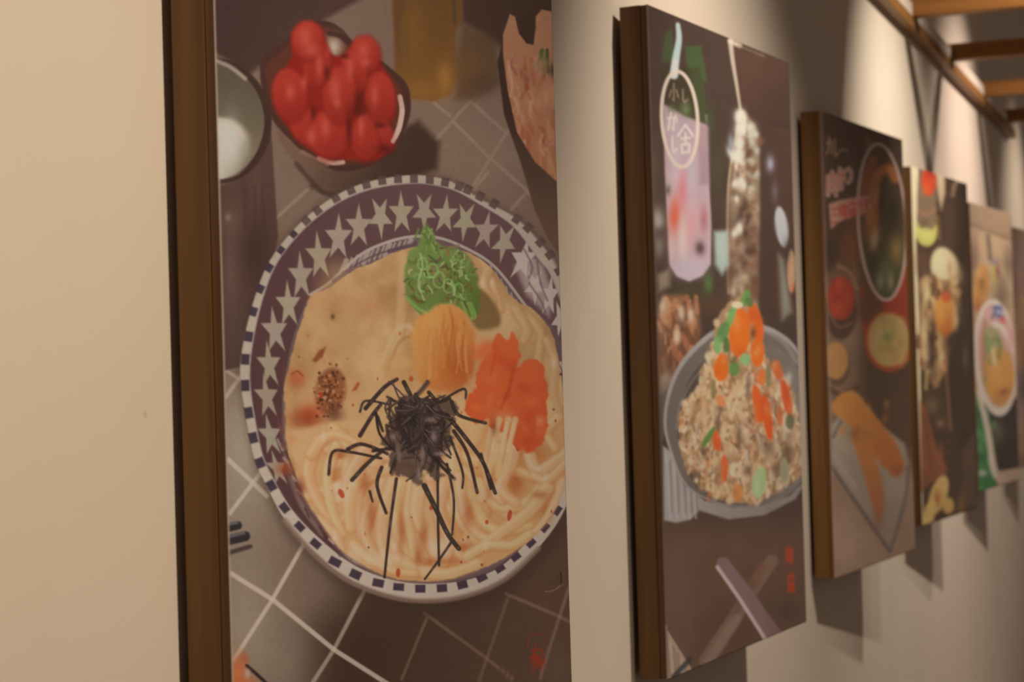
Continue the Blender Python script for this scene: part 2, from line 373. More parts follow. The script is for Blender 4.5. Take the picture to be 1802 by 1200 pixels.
    nav = [(588,990,22,14,28),(624,1012,20,15,25),(664,1027,20,14,12),(700,1034,19,13,4),(738,1037,18,14,0),(776,1036,18,14,-4),(812,1030,18,14,-14),(846,1017,18,14,-26),(878,1001,17,13,-32),(906,981,17,12,-38),(933,957,17,11,-44),(958,930,17,10,-50),(980,900,17,10,-56),
           (436,594,18,15,100),(430,634,19,15,94),(430,680,20,15,88),(436,728,20,15,80),(444,772,19,15,76),(456,816,18,16,68),(476,856,19,15,60),(499,895,18,14,52),(526,928,18,13,46),(554,958,19,13,40),
           (515,414,12,12,-48),(493,442,13,12,-52),(472,473,15,13,-58),(456,510,15,14,-64),(444,550,16,14,-74)]
    for x, y, L, T, r in nav:
        q = math.radians(r); dx, dy = math.cos(q)*L*.5, math.sin(q)*L*.5; nx, ny = -math.sin(q)*T*.5, math.cos(q)*T*.5
        a.poly([(x-dx-nx,y-dy-ny),(x+dx-nx,y+dy-ny),(x+dx+nx,y+dy+ny),(x-dx+nx,y-dy+ny)], navy, 3, .95)
    for x, y, r in ((537,390,-42),(557,372,-38),(589,350,-30),(616,336,-22),(643,326,-16),(671,319,-8),(699,316,-3),(727,316,0),(755,318,3),(782,322,10),(807,329,18),(822,335,22),(844,347,28),(868,360,30),(908,387,36),(928,402,44),(950,428,50),(967,450,56),(983,478,60)):
        q = math.radians(r); a.poly([(x-7*math.cos(q)+8*math.sin(q),y-7*math.sin(q)-8*math.cos(q)),(x+7*math.cos(q)+8*math.sin(q),y+7*math.sin(q)-8*math.cos(q)),(x+7*math.cos(q)-8*math.sin(q),y+7*math.sin(q)+8*math.cos(q)),(x-7*math.cos(q)-8*math.sin(q),y-7*math.sin(q)+8*math.cos(q))], c8(80,60,60), 3, .85)
    a.line([(800,322),(850,352),(912,386),(966,446),(985,480)], 7, c8(98,78,78), 4, .5)
    a.poly(rim_in, lg(c8(80,53,56), c8(94,68,71), (500,600), (860,380)), 3, 1, True)
    a.line(rim_in[:12][::-1], 2.2, c8(150,138,142), 2, .6); a.line(rim_in[-6:]+[rim_in[0]], 2.4, c8(150,140,146), 2, .6)
    m_in = a.mask(rim_in, 3)
    stars = [(705,377,21,37,1,.03),(745,373,20,34,0,0),(782,380,21,33,1,-.1),(817,390,20,34,0,-.12),(853,408,20,33,1,-.2),(886,428,20,34,0,-.2),(919,458,22,36,1,-.25),
             (668,383,20,37,0,.05),(630,400,22,38,1,.0),(594,420,23,40,1,-.02),(560,453,22,42,1,.1),(528,488,21,42,1,.05),(506,538,21,40,1,.06),(482,584,22,40,1,.12),(472,644,20,40,1,.1),(468,700,20,38,1,.15),(474,768,19,36,1,.2),(486,826,16,30,1,.3),(966,522,16,36,1,-.1),(984,562,14,34,0,-.1),(940,505,18,30,0,0)]
    for i, (x, y, rx, ry, up, ln) in enumerate(stars):
        white = x > 900
        a.poly(star(x, y, rx*1.1, ry*1.08, up, ln), c8(192,176,172) if white else jit(c8(152,139,124), rn, .015), 3, .95, clip=m_in)
    a.poly([(905,470),(925,440),(955,470),(972,520),(965,560),(950,545),(925,520)], c8(196,180,178), 14, .6)
    for p in (((921,440),(935,470),(930,490)),((944,462),(950,500),(962,530)),((930,500),(950,530),(958,550))): a.line(p, 4, c8(108,88,98), 3, .7)
    # inner wall of the bowl: hatch, ring
    inner = [(722,418),(674,430),(630,452),(578,499),(545,520),(513,600),(498,680),(496,720),(502,800),(526,892),(570,944),(622,992),(692,1022),(760,1027),(826,1018),(880,994),(930,944),(972,884),(1000,800),(1008,690),(985,600),(955,560),(909,520),(866,468),(818,438),(770,420)]
    a.poly(inner, c8(100,80,84), 2.5, 1, True)
    a.line([(545,520),(578,499),(630,452),(674,430),(722,418),(770,420),(818,438),(866,468),(909,520),(945,575),(975,640),(990,710)], 5, c8(168,156,148), 2.5, .9)
    for i in range(13):
        x = 600+i*9.5; y0 = 480-(x-600)*.46+.0012*(x-600)**2; a.line([(x,y0),(x+8,y0-20)], 3.5 if i % 4 else 9, c8(160,146,138), 3, .75, smooth=False)
    for i in range(6): a.line([(862+i*9,470+i*12),(868+i*9,505+i*12)], 4, c8(164,152,150), 2.5, .7, smooth=False)
    a.line([(600,482),(660,450),(720,434)], 3, c8(84,62,72), 2, .8); a.line([(586,496),(612,480)], 9, c8(86,64,74), 3, .8); a.line([(684,444),(730,432)], 9, c8(86,64,74), 3, .8)
    a.line([(500,700),(502,800),(524,880),(566,942)], 9, c8(120,98,92), 6, .7); a.line([(506,760),(515,835),(548,908),(596,964)], 5, c8(92,64,62), 3, .8)
    for i in range(22):
        t = i/21; x = 500+t*t*110+rn.uniform(-8,8); y = 750+t*230
        a.line([(x-8,y-8),(x+rn.uniform(0,10),y+rn.uniform(4,16))], rn.uniform(2,6), rn.choice((c8(70,44,44), c8(160,140,130), c8(110,70,58), c8(88,62,66))), 3, .75)
    # ---------- food: creamy sauce
    food = [(546,524),(578,508),(620,478),(660,462),(690,448),(730,436),(790,440),(835,452),(872,484),(905,530),(940,548),(972,596),(990,690),(1003,800),(988,866),(958,922),(905,970),(846,1000),(775,1022),(692,1018),(630,990),(592,960),(560,915),(532,868),(506,800),(500,740),(500,680),(508,640),(522,590)]
    mf = a.mask(food, 3)
    a.poly(food, lg(c8(178,140,100), c8(206,164,118), (620,520), (700,960)), 3, 1, True, 2.5)
    mfood = mf[..., None]*.22
    nz = (fbm(X, Y*.7, 46, 3)-.5)[..., None]
    a.C = np.clip(a.C*(1+mfood*nz*2*np.array([.8,1.,1.3])), 0, 1)
    for i in range(26):
        x, y = rn.uniform(560,720), rn.uniform(480,680)
        a.glow(x, y, rn.uniform(10,30), rn.uniform(8,26), rn.choice((c8(190,150,108), c8(160,116,78), c8(184,136,92), c8(196,160,120))), .4, rn.uniform(0,180))
    a.glow(640, 545, 40, 22, c8(172,116,74), .5); a.glow(612, 590, 16, 60, c8(188,150,112), .5)
    a.line([(706,450),(705,500),(702,570),(690,620)], 14, c8(198,162,124), 9, .55); a.line([(715,470),(718,540),(708,600)], 4, c8(160,118,84), 5, .5)
    a.line([(672,640),(690,590),(715,575),(735,590)], 9, c8(204,172,134), 6, .6); a.line([(682,650),(700,606),(722,592)], 6, c8(158,112,74), 5, .6)
    a.ell(700, 650, 28, 30, c8(190,142,92), 12, .6); a.ell(702, 640, 18, 12, c8(206,160,110), 10, .6)
    a.glow(584, 559, 4, 5, c8(88,64,44), .9)
    a.poly([(548,636),(560,618),(572,612),(566,630),(554,640)], c8(120,62,36), 5, .85); a.poly([(617,690),(628,673),(632,676),(626,688)], c8(150,62,38), 4, .8)
    a.glow(520, 668, 16, 18, c8(160,78,46), .8); a.glow(522, 666, 6, 7, c8(186,104,70), .6); a.line([(512,660),(522,655),(532,664)], 3, c8(130,52,30), 3, .7)
    a.ell(580, 690, 27, 42, c8(128,74,48), 12, .9, 10); a.glow(545, 730, 24, 20, c8(168,74,42), .85); a.glow(535, 740, 30, 16, c8(130,54,32), .6)
    for i in range(120):
        x, y = rn.gauss(578,13), rn.gauss(690,24); a.ell(x, y, rn.uniform(1.5,3.6), rn.uniform(1.5,3.6), rn.choice((c8(92,48,32), c8(150,96,64), c8(176,128,92), c8(116,60,40), c8(70,40,30))), 2, .8)
    a.glow(588, 730, 16, 16, c8(92,54,40), .8)
    # noodle mass below
    lower = [(508,770),(540,755),(585,745),(640,745),(700,800),(760,820),(860,770),(930,760),(1000,740),(1003,800),(988,866),(958,922),(905,970),(846,1000),(775,1022),(692,1018),(630,990),(592,960),(560,915),(532,868)]
    a.poly(lower, lg(c8(206,166,122), c8(200,152,104), (560,760), (760,1000)), 14, .9, True)
    for x, y, rx, ry in ((660,905,18,40),(705,930,12,50),(745,940,12,40),(820,900,18,40),(640,850,16,30),(790,850,20,40),(860,830,16,40),(880,780,30,18),(765,985,40,12),(735,975,12,26),(905,850,16,24),(935,800,30,24),(600,800,24,16),(585,845,14,26),(960,900,12,22),(815,965,16,10)):
        a.glow(x, y, rx, ry, c8(170,98,54), .75)
    ndl = [((560,775),(540,830),(556,880),(585,925)), ((600,765),(575,830),(580,890),(600,940)), ((585,755),(610,790),(608,850),(622,905)), ((640,790),(610,850),(622,905),(640,950)),
           ((660,815),(628,870),(632,930),(660,985)), ((672,850),(640,920),(650,965),(672,1000)), ((690,850),(668,920),(676,975),(700,1006)), ((705,850),(694,910),(708,960),(738,1000)), ((724,850),(714,905),(722,950),(730,1000)),
           ((735,850),(748,910),(760,955),(770,990)), ((755,860),(778,915),(790,955),(815,985)), ((795,800),(800,880),(812,920),(835,950)), ((805,840),(815,900),(838,940),(880,955)), ((828,870),(850,920),(885,935),(930,925)),
           ((842,850),(870,890),(915,890),(955,850)), ((865,760),(850,800),(858,850),(845,880)), ((890,755),(870,810),(860,850),(880,880)), ((905,770),(895,820),(880,860),(905,885)), ((930,805),(945,830),(985,805),(1002,790)), ((938,838),(960,845),(990,820),(1004,800)),
           ((990,850),(975,890),(950,930),(910,960)), ((960,860),(930,900),(890,930),(850,960)), ((820,980),(855,960),(900,960),(930,940)), ((700,985),(740,1005),(790,1010),(840,992)), ((620,960),(650,985),(690,1005),(730,1010)), ((930,560),(950,590),(945,640),(960,680)), ((960,600),(975,640),(972,690),(985,730)), ((905,545),(925,580),(920,600)), ((845,455),(865,500),(880,545)), ((860,470),(850,500),(866,530)),
           ((780,850),(770,900),(788,950),(780,990)), ((560,915),(590,945),(600,975)), ((650,835),(622,850),(612,890),(615,930)), ((735,860),(730,900),(740,930)), ((880,770),(905,760),(935,765)), ((545,800),(570,770),(600,768),(625,780)), ((980,735),(960,760),(975,790)), ((868,700),(905,690),(930,700))]
    under = []
    for i in range(34):
        q = rn.uniform(-.2, 3.3); x0, y0 = 740+rn.uniform(-70,70), 800+rn.uniform(-10,40); L = rn.uniform(110,190); bn = rn.uniform(-40,40)
        under.append(((x0,y0),(x0+.5*L*math.cos(q)+bn*math.sin(q),y0+.5*L*math.sin(q)),(x0+L*1.15*math.cos(q),y0+L*math.sin(q))))
    for p in under+ndl:
        low = p[0][1] > 640; w = rn.uniform(16, 25) if low else rn.uniform(12, 17)
        cA, cB, cC = (c8(184,122,76), jit(c8(214,174,130), rn, .025), c8(230,202,168)) if low else (c8(162,116,78), c8(194,154,112), c8(206,172,134))
        a.line([(x+2, y+2) for x, y in p], w+5, cA, 9, .6, w*.8, clip=mf); a.line(p, w, cB, 8, .9, w*.7, clip=mf)
        a.line([(x-w*.16, y-w*.1) for x, y in p], w*.42, cC, 8, .6, w*.25, clip=mf)
        if rn.random() < .5 and len(p) > 2:
            x, y = p[1]; a.glow(x-2, y, 5, 10, c8(240,218,194), .55)
    for x, y, rx, ry in ((652,905,10,36),(705,935,8,44),(744,945,9,34),(822,905,12,30),(640,850,10,22),(905,850,12,18),(862,850,8,30),(768,988,30,7),(600,800,16,10),(948,872,16,8),(735,980,8,22),(815,962,12,7)):
        a.glow(x, y, rx, ry, c8(164,92,52), .72)
    for x, y, rx, ry in ((600,870,14,16),(590,860,8,10),(670,985,26,12),(770,965,22,14),(625,975,16,16),(690,960,6,20),(870,865,6,14),(735,760,20,16)): a.glow(x, y, rx, ry, c8(238,214,192), .6)
    for i in range(46):
        x, y = rn.uniform(520,985), rn.uniform(560,1000)
        if inside(food, x, y): a.ell(x, y, rn.uniform(1.2,2.6), rn.uniform(1.4,3.2), rn.choice((c8(150,60,34), c8(110,60,36), c8(180,90,50))), 2, .8)
    for x, y, rx, ry, ro in ((599,870,5,9,-25),(895,908,4,10,10),(855,920,3,4,0),(699,1009,4,8,0),(722,668,4,5,0),(910,788,4,8,0),(757,895,3,4,0),(563,696,3,6,10)): a.ell(x, y, rx, ry, c8(166,58,30), 3, .85, ro)
    a.glow(500, 826, 16, 12, c8(150,70,40), .8); a.glow(527, 860, 9, 16, c8(110,52,40), .7); a.glow(512, 775, 10, 10, c8(190,120,80), .4)
    # ---------- scallion, egg yolk petals, orange roe
    a.poly([(838,510),(862,525),(880,560),(872,578),(838,580),(822,545)], c8(112,86,52), 12, .9, True)
    a.poly([(712,470),(718,445),(735,430),(742,405),(752,398),(764,415),(770,432),(800,436),(822,455),(835,480),(842,520),(845,545),(838,555),(812,560),(780,552),(748,560),(722,540),(712,510)], lg(c8(104,126,68), c8(84,106,50), (740,430), (820,540)), 7, .92, True, 5)
    for i in range(150):
        q = rn.uniform(0, 6.28); rr = rn.random()**.5; x = 775+58*rr*math.cos(q); y = 492+58*rr*math.sin(q)
        L = rn.uniform(8,24); d = rn.uniform(0, 6.28); b = rn.uniform(-.9,.9)
        a.line([(x,y),(x+L*.5*math.cos(d),y+L*.5*math.sin(d)),(x+L*.9*math.cos(d+b),y+L*.9*math.sin(d+b))], rn.uniform(2.4,4.6), jit(rn.choice((c8(116,140,80), c8(88,112,54), c8(74,88,46), c8(150,166,114), c8(100,126,66), c8(96,78,50), c8(128,110,76))), rn, .03), 2.2, .8)
    for i in range(22):
        x = rn.uniform(735,768); y = rn.uniform(402,440); a.line([(x,y),(x+rn.uniform(-9,9),y+rn.uniform(6,16))], 4, rn.choice((c8(126,148,86), c8(96,120,60), c8(86,104,54))), 2.5, .85)
    for x, y, rx, ry in ((771,494,10,14),(788,505,9,12),(760,478,9,12),(802,468,8,10),(806,512,8,12),(742,466,8,11)):
        t = np.linspace(0, 6.6, 14); a.line([(x+rx*math.cos(k), y+ry*math.sin(k)) for k in t], 3.4, c8(142,178,104), 2.5, .5)
    a.line([(738,448),(742,470),(735,500),(745,530)], 3.5, c8(170,178,140), 2.5, .6); a.line([(716,528),(735,545),(750,552)], 6, c8(120,150,80), 3, .8)
    for x in (830, 820, 835): a.line([(x-8,535),(x,556),(x-2,562)], 5, c8(118,152,76), 3, .8)
    a.poly([(722,600),(730,566),(745,555),(758,544),(776,538),(796,540),(812,548),(826,566),(834,606),(831,648),(820,676),(800,690),(770,690),(742,676),(726,650)], lg(c8(206,148,84), c8(186,112,58), (740,570), (818,665)), 9, 1, True, 5, 7)
    a.glow(806, 648, 30, 34, c8(172,82,40), .85); a.glow(758, 572, 20, 18, c8(216,160,98), .6); a.glow(800, 570, 18, 20, c8(212,142,76), .6); a.glow(734, 640, 14, 34, c8(196,146,94), .7); a.glow(770, 690, 40, 10, c8(190,120,70), .6)
    for i in range(26):
        x = rn.uniform(732,826); y = rn.uniform(552,600)
        a.line([(x,y),(x+rn.uniform(-5,3),y+rn.uniform(20,36)),(x+rn.uniform(-8,6),y+rn.uniform(44,80))], rn.uniform(2,5), rn.choice((c8(182,108,54), c8(220,168,108), c8(172,92,46), c8(206,140,78))), 5, .42)
    a.line([(790,545),(795,580),(786,640)], 4, c8(166,88,42), 5, .5)
    red = lg(c8(212,100,56), c8(202,86,46), (850,600), (900,760))
    a.poly([(845,700),(836,668),(845,640),(858,622),(868,596),(878,588),(890,598),(900,585),(912,604),(912,640),(902,668),(890,700),(870,720)], red, 5, 1, True, 5, 2)
    a.poly([(820,700),(828,690),(850,680),(880,680),(902,656),(925,634),(948,640),(958,662),(962,700),(964,740),(956,775),(940,792),(925,798),(905,785),(880,765),(855,748),(830,742),(818,725)], red, 5, 1, True, 6, 4)
    for i in range(40):
        x, y = rn.uniform(830,955), rn.uniform(610,780)
        if (x < 905 and y > 745) or (x > 915 and y < 645): continue
        a.glow(x, y, rn.uniform(5,14), rn.uniform(6,16), rn.choice((c8(230,118,66), c8(196,70,34), c8(222,100,52), c8(184,64,34))), .55, rn.uniform(0,90))
    a.line([(902,652),(893,690),(880,720)], 6, c8(170,58,32), 6, .6); a.line([(870,625),(862,660)], 5, c8(190,70,38), 5, .5)
    a.glow(885, 735, 22, 14, c8(228,150,100), .6); a.glow(948, 742, 10, 9, c8(240,160,116), .7); a.line([(925,798),(935,770),(940,740)], 5, c8(190,74,40), 4, .5)
    for x in (872, 888, 900): a.line([(x+5,740),(x-6,790),(x-14,840)], 11, c8(220,182,136), 5, .9, 8); a.line([(x+3,745),(x-8,795)], 4, c8(236,208,170), 4, .7)
    a.line([(856,742),(848,790),(842,830)], 10, c8(206,150,100), 5, .8); a.glow(868, 755, 7, 16, c8(130,70,40), .7)
    a.line([(985,640),(993,655)], 5, c8(180,170,160), 3, .9); a.line([(985,660),(993,662)], 4, c8(58,46,56), 3, .9)
    # ---------- shredded seaweed
    sw = c8(52,40,38)
    a.poly([(672,775),(684,745),(700,728),(712,700),(735,712),(760,706),(785,700),(800,722),(790,760),(796,790),(776,815),(770,842),(748,836),(735,856),(712,840),(692,838),(686,806)], c8(64,49,46), 9, .8, True, 14, 3)
    strips = [(((577,836),(584,797),(615,797),(669,808)),6),(((610,792),(632,783),(658,790),(680,800)),7),(((618,846),(646,816),(670,796)),8),(((632,768),(654,732),(668,714)),8),
              (((632,726),(642,707),(682,713)),4.5),(((642,720),(674,684),(697,669)),8),(((709,674),(727,708),(738,725)),8),(((753,692),(770,708),(790,703)),7),(((761,716),(813,686),(818,702)),5),
              (((793,708),(806,732),(853,746)),7),(((785,732),(821,776),(849,816),(870,869)),8),(((797,760),(821,800),(838,868)),7),(((781,744),(770,800),(769,900),(771,996)),5.5),(((785,818),(797,880),(794,942)),5),
              (((745,856),(765,896),(786,940),(806,967)),10),(((696,844),(684,932),(675,1017)),6),(((670,824),(662,856),(678,904)),7),(((792,956),(770,988),(746,1020)),5),(((649,866),(654,884)),5),(((663,735),(672,760)),6),(((790,770),(812,830),(812,860)),5),(((720,700),(705,712),(680,700)),6),(((845,800),(862,862)),5),(((655,795),(690,790)),6)]
    for p, w in strips: a.line(p, w, jit(sw, rn, .015), 2.2, .95, w*.8)
    for i in range(92):
        x, y = rn.gauss(730,24), rn.gauss(742,26); d = rn.gauss(1.55, .62) if rn.random() < .75 else rn.uniform(0, 6.28); L = rn.uniform(22,78); b = rn.uniform(-.5,.5); w = rn.uniform(3,7.5)
        q = [(x,y),(x+L*.5*math.cos(d),y+L*.5*math.sin(d)),(x+L*math.cos(d+b),y+L*math.sin(d+b))]
        if q[2][1] > 872 or abs(q[2][0]-735) > 66: continue
        if i % 3 == 0: a.line([(u+3, v+2) for u, v in q], w, c8(34,26,25), 4, .55)
        a.line(q, w, jit(rn.choice((c8(50,38,37), c8(58,44,44), c8(44,33,33), c8(66,50,52))), rn, .012), 2.2, .95, w*.6)
        if rn.random() < .62: a.line([(u-w*.22, v) for u, v in q], w*.28, rn.choice((c8(150,124,120), c8(116,94,94), c8(96,76,80))), 2.2, .6, .5)
    for x, y, rx, ry in ((700,800,5,12),(742,800,4,16),(762,770,6,10),(772,800,12,4),(690,770,6,8),(735,835,4,12),(756,740,8,5)): a.glow(x, y, rx, ry, c8(158,134,132), .6)
    for p, w in strips:
        q = spline(p)
        for k in range(2, len(q)-1, 3):
            if rn.random() < .55: a.line([q[k], q[k]+(q[k+1]-q[k])*.8], 1.8, c8(120,98,92), 2, .6, smooth=False)
    # ---------- chopstick tips, corner, seal, scuff
    for p, w in ((((396,931),(417,926)),15),(((396,953),(430,945)),18),): a.line(p, w, c8(44,40,44), 3, 1, smooth=False)
    a.line([(400,925),(416,921)], 4, c8(118,114,118), 3, .7, smooth=False); a.line([(400,946),(428,939)], 5, c8(112,108,112), 3, .7, smooth=False); a.line([(398,975),(439,963)], 8, c8(62,50,48), 4, .9, smooth=False)
    a.glow(418, 1180, 14, 28, c8(196,108,66), .95); a.glow(428, 1160, 8, 10, c8(170,84,52), .7); a.glow(425, 1205, 26, 16, c8(190,100,56), .9); a.line([(433,1172),(470,1206),(500,1240)], 6, c8(40,32,32), 3, .95); a.glow(434, 1186, 5, 8, c8(200,180,165), .6)
    sr = c8(142,50,32)
    t = np.linspace(-3.3, .4, 14); a.line([(944+17*math.cos(k), 1136+20*math.sin(k)) for k in t], 2.4, sr, 2, .55)
    for p in (((932,1146),(952,1143)),((942,1134),(940,1160)),((930,1156),(956,1152)),((934,1164),(946,1160),(936,1182)),((930,1172),(956,1166)),((948,1156),(950,1182),(942,1184)),((952,1146),(956,1160)),((936,1148),(948,1170))):
        a.line(p, 3.4, sr, 2.4, .75, smooth=False)
    a.line([(958,1042),(972,1040),(988,1029)], 2.4, c8(128,98,86), 2, .8); a.line([(985,1008),(986,1029)], 2.4, c8(34,24,20), 2, .9, smooth=False); a.poly([(985,1010),(985,1030),(962,1028)], c8(68,54,40), 8, .5)
    a.line([(362,-467),(420,1650)], 4, c8(158,138,122), 2.5, .8, smooth=False)
    for i in range(14): a.glow(rn.uniform(925,968), rn.uniform(110,215), rn.uniform(6,14), rn.uniform(8,20), rn.choice((c8(156,82,60), c8(190,140,112))), .45)
    a.grain(.05, 120, 4); a.grain(.035, 5, 9)
    return a

def strokes(a, ox, oy, sx, sy, segs, w, col, al=.9, soft=2.5):
    """one hand-lettered character: segs are polylines in a unit box"""
    for p in segs: a.line([(ox+x*sx, oy+y*sy) for x, y in p], w, col, soft, al, smooth=False)
K_SHO = [[(.5,0),(.5,.95),(.38,.85)], [(.25,.35),(.05,.75)], [(.75,.35),(.95,.75)]]
K_TOKI = [[(.05,.1),(.4,.1),(.4,.8),(.05,.8),(.05,.1)], [(.05,.45),(.4,.45)], [(.5,.2),(1,.2)], [(.75,0),(.75,.4)], [(.5,.42),(1,.42)], [(.85,.42),(.85,1),(.7,.9)], [(.58,.62),(.66,.78)]]
K_NIKU = [[(.08,1),(.08,.2),(.92,.2),(.92,1)], [(.5,0),(.5,.3),(.25,.55)], [(.5,.3),(.75,.5)], [(.5,.55),(.25,.85)], [(.5,.6),(.76,.85)]]
K_KA = [[(.05,.35),(.7,.3),(.62,.95),(.5,.85)], [(.4,.05),(.12,.95)], [(.82,.2),(.98,.5)]]
K_TSU = [[(.05,.3),(.6,.15),(.95,.4),(.8,.8),(.4,.95)]]
K_SAN = [[(.15,.12),(.85,.12)], [(.22,.5),(.78,.5)], [(.05,.9),(.95,.9)]]
K_TEN = [[(.1,.1),(.9,.1)], [(.05,.42),(.95,.42)], [(.5,.1),(.45,.5),(.05,1)], [(.5,.5),(.95,1)]]
K_MOR = [[(.1,.1),(.95,.1)], [(.2,.1),(.1,.5)], [(.5,0),(.8,.5)], [(.15,.6),(.85,.6),(.85,1)], [(.15,.6),(.15,1)], [(.4,.6),(.4,1)], [(.62,.6),(.62,1)], [(0,1),(1,1)]]
K_RI = [[(.2,.1),(.22,.55)], [(.75,.05),(.78,.6),(.45,1)]]
K_SHI = [[(.3,0),(.3,.75),(.5,.98),(.9,.75)]]

def art_rice():
    a = Art(QUADS[1], np.linspace(0, 1, 170), np.linspace(0, 1, 560), c8(66,50,46)); rn = random.Random(11)
    X, Y = a.X, a.Y
    a.put((slice(None),)*2, ss((Y-860)/120), c8(96,69,58), .95)
    a.glow(1190, 1060, 40, 90, c8(112,82,72), .5); a.glow(1300, 1090, 60, 50, c8(84,60,50), .6); a.glow(1385, 1075, 26, 22, c8(70,54,50), .6)
    a.poly([(1168,60),(1180,50),(1186,110),(1162,112)], c8(62,76,50), 9, .8); a.poly([(1204,84),(1232,82),(1244,146),(1210,140)], c8(64,80,52), 9, .85); a.glow(1248, 215, 10, 30, c8(60,72,48), .6); a.glow(1262, 300, 14, 50, c8(68,66,48), .7); a.glow(1150, 300, 12, 60, c8(92,70,66), .6)
    # cup with the drink
    cup = [(1165,182),(1243,205),(1246,300),(1251,400),(1250,470),(1236,490),(1212,501),(1190,492),(1177,472),(1173,400),(1168,300)]
    a.poly(cup, lg(c8(162,136,150), c8(186,156,170), (1200,240), (1210,460)), 5)
    a.poly([(1160,120),(1230,120),(1242,222),(1205,208),(1164,186)], c8(58,50,38), 8, .95)
    a.poly([(1204,84),(1232,82),(1244,222),(1230,214)], c8(62,74,46), 9, .6); a.glow(1205, 195, 9, 14, c8(94,112,74), .8); a.glow(1180, 196, 6, 8, c8(86,100,64), .6)
    a.poly([(1226,222),(1246,226),(1248,330),(1230,330)], c8(146,116,128), 10, .8); a.glow(1188, 290, 12, 60, c8(196,176,190), .6); a.glow(1215, 310, 8, 50, c8(182,170,186), .5)
    a.glow(1186, 385, 11, 36, c8(206,92,70), .95, 6); a.glow(1200, 340, 8, 34, c8(198,112,128), .8); a.glow(1215, 400, 14, 40, c8(204,140,150), .7); a.glow(1200, 430, 8, 40, c8(222,196,190), .7)
    a.glow(1238, 390, 8, 26, c8(150,92,100), .8); a.glow(1231, 442, 9, 13, c8(74,52,56), .9); a.glow(1212, 478, 26, 16, c8(196,180,204), .85); a.glow(1180, 440, 6, 28, c8(206,176,180), .7); a.glow(1174, 340, 5, 10, c8(70,66,48), .7)
    a.line([(1191,44),(1193,70),(1188,102),(1184,134)], 7, c8(190,204,212), 4, .95, 15); a.line([(1186,110),(1184,134)], 9, c8(226,208,210), 4, .8)
    for k in range(1):
        t = np.linspace(0, 6.4, 30); ring = [(1194.5+32*math.cos(q)+.05*85*math.sin(q), 213+85*math.sin(q)) for q in t]
        a.line(ring, 6, c8(212,190,182), 2.5, .95)
    cw = c8(216,196,192)
    strokes(a, 1175, 150, 18, 32, K_SHO, 2.6, c8(150,122,110), .75); strokes(a, 1196, 160, 14, 24, K_SHI, 2.6, c8(150,122,110), .75)
    strokes(a, 1172, 200, 18, 34, K_KA, 3.6, cw, .85); strokes(a, 1190, 222, 30, 52, [[(.05,.4),(.5,.02),(.95,.4)], [(.25,.5),(.75,.46)], [(.5,.3),(.5,.7)], [(.28,.7),(.72,.66),(.7,.95),(.3,.98),(.28,.7)]], 4, cw, .9)
    strokes(a, 1178, 245, 12, 28, K_SHI, 4, cw, .8)
    # bottle with cream and chocolate
    a.poly([(1282,70),(1300,76),(1384,104),(1392,200),(1396,330),(1400,560),(1340,570),(1282,560),(1280,420),(1278,350),(1290,280),(1304,205),(1288,120)], c8(70,49,44), 6)
    a.poly([(1292,84),(1384,108),(1390,230),(1336,220),(1318,196),(1306,190)], lg(c8(78,53,46), c8(62,44,40), (1310,120), (1370,230)), 7, .9)
    a.line([(1285,72),(1288,100),(1296,150),(1303,196)], 9, c8(188,170,158), 4, .85, 4); a.line([(1284,72),(1302,80)], 8, c8(196,178,166), 4, .8); a.line([(1300,80),(1345,98)], 4, c8(120,102,92), 4, .6)
    a.line([(1302,205),(1290,270),(1282,330),(1280,420),(1282,520)], 5, c8(176,150,128), 3, .8)
    a.poly([(1298,204),(1308,196),(1322,214),(1334,240),(1338,330),(1336,440),(1330,520),(1284,520),(1282,420),(1284,340),(1294,270)], lg(c8(132,112,98), c8(112,82,66), (1310,260), (1310,480)), 8, .95, True)
    for i in range(15):
        y = 210+i*21; f = max(0, i-6)
        for k in range(3):
            a.glow(1303+rn.uniform(-5,4)-(4 if i > 6 else 0), y+rn.uniform(-8,8), rn.uniform(5,9), rn.uniform(7,11), rn.choice((c8(226,216,206), c8(210,198,186), c8(194,180,168))), .85-.04*f, rn.uniform(-30,30))
            a.glow(1324+rn.uniform(-7,7), y+14+rn.uniform(-8,8), rn.uniform(5,9), rn.uniform(6,9), rn.choice((c8(186,184,174), c8(198,192,182), c8(160,150,140))), .75-.04*f, rn.uniform(-30,30))
        a.line([(1312+rn.uniform(-3,3),y-6),(1314,y+8)], 3, c8(104,76,62), 4, .6)
        if i > 3:
            for k in range(2): a.line([(1288+rn.uniform(-3,6),y+rn.uniform(0,14)),(1305,y+rn.uniform(-4,10)),(1328,y+rn.uniform(4,18))], rn.uniform(3,7), rn.choice((c8(120,76,54), c8(98,64,50), c8(146,98,70))), 7, .38)
    a.poly([(1282,360),(1340,340),(1340,570),(1280,560)], c8(104,76,62), 40, .55)
    for i in range(30): a.glow(rn.uniform(1286,1332), rn.uniform(330,560), rn.uniform(4,9), rn.uniform(6,14), rn.choice((c8(110,74,58), c8(154,124,102), c8(92,66,54), c8(196,180,164))), .7)
    a.poly([(1340,230),(1362,240),(1364,560),(1336,560)], c8(64,47,43), 10, .85)
    for i in range(34): a.glow(rn.gauss(1312,12), rn.uniform(250,540), rn.uniform(3,9), rn.uniform(5,13), rn.choice((c8(72,50,44), c8(92,62,50), c8(120,80,60), c8(64,46,42))), .75, rn.uniform(-40,40))
    for i in range(16): a.glow(rn.gauss(1300,7), rn.uniform(205,420), rn.uniform(3,6), rn.uniform(6,12), c8(228,218,210), .8, rn.uniform(-30,30))
    a.glow(1286, 255, 6, 18, c8(160,164,186), .7); a.glow(1356, 290, 7, 14, c8(156,150,176), .85); a.glow(1364, 340, 6, 20, c8(120,108,122), .5)
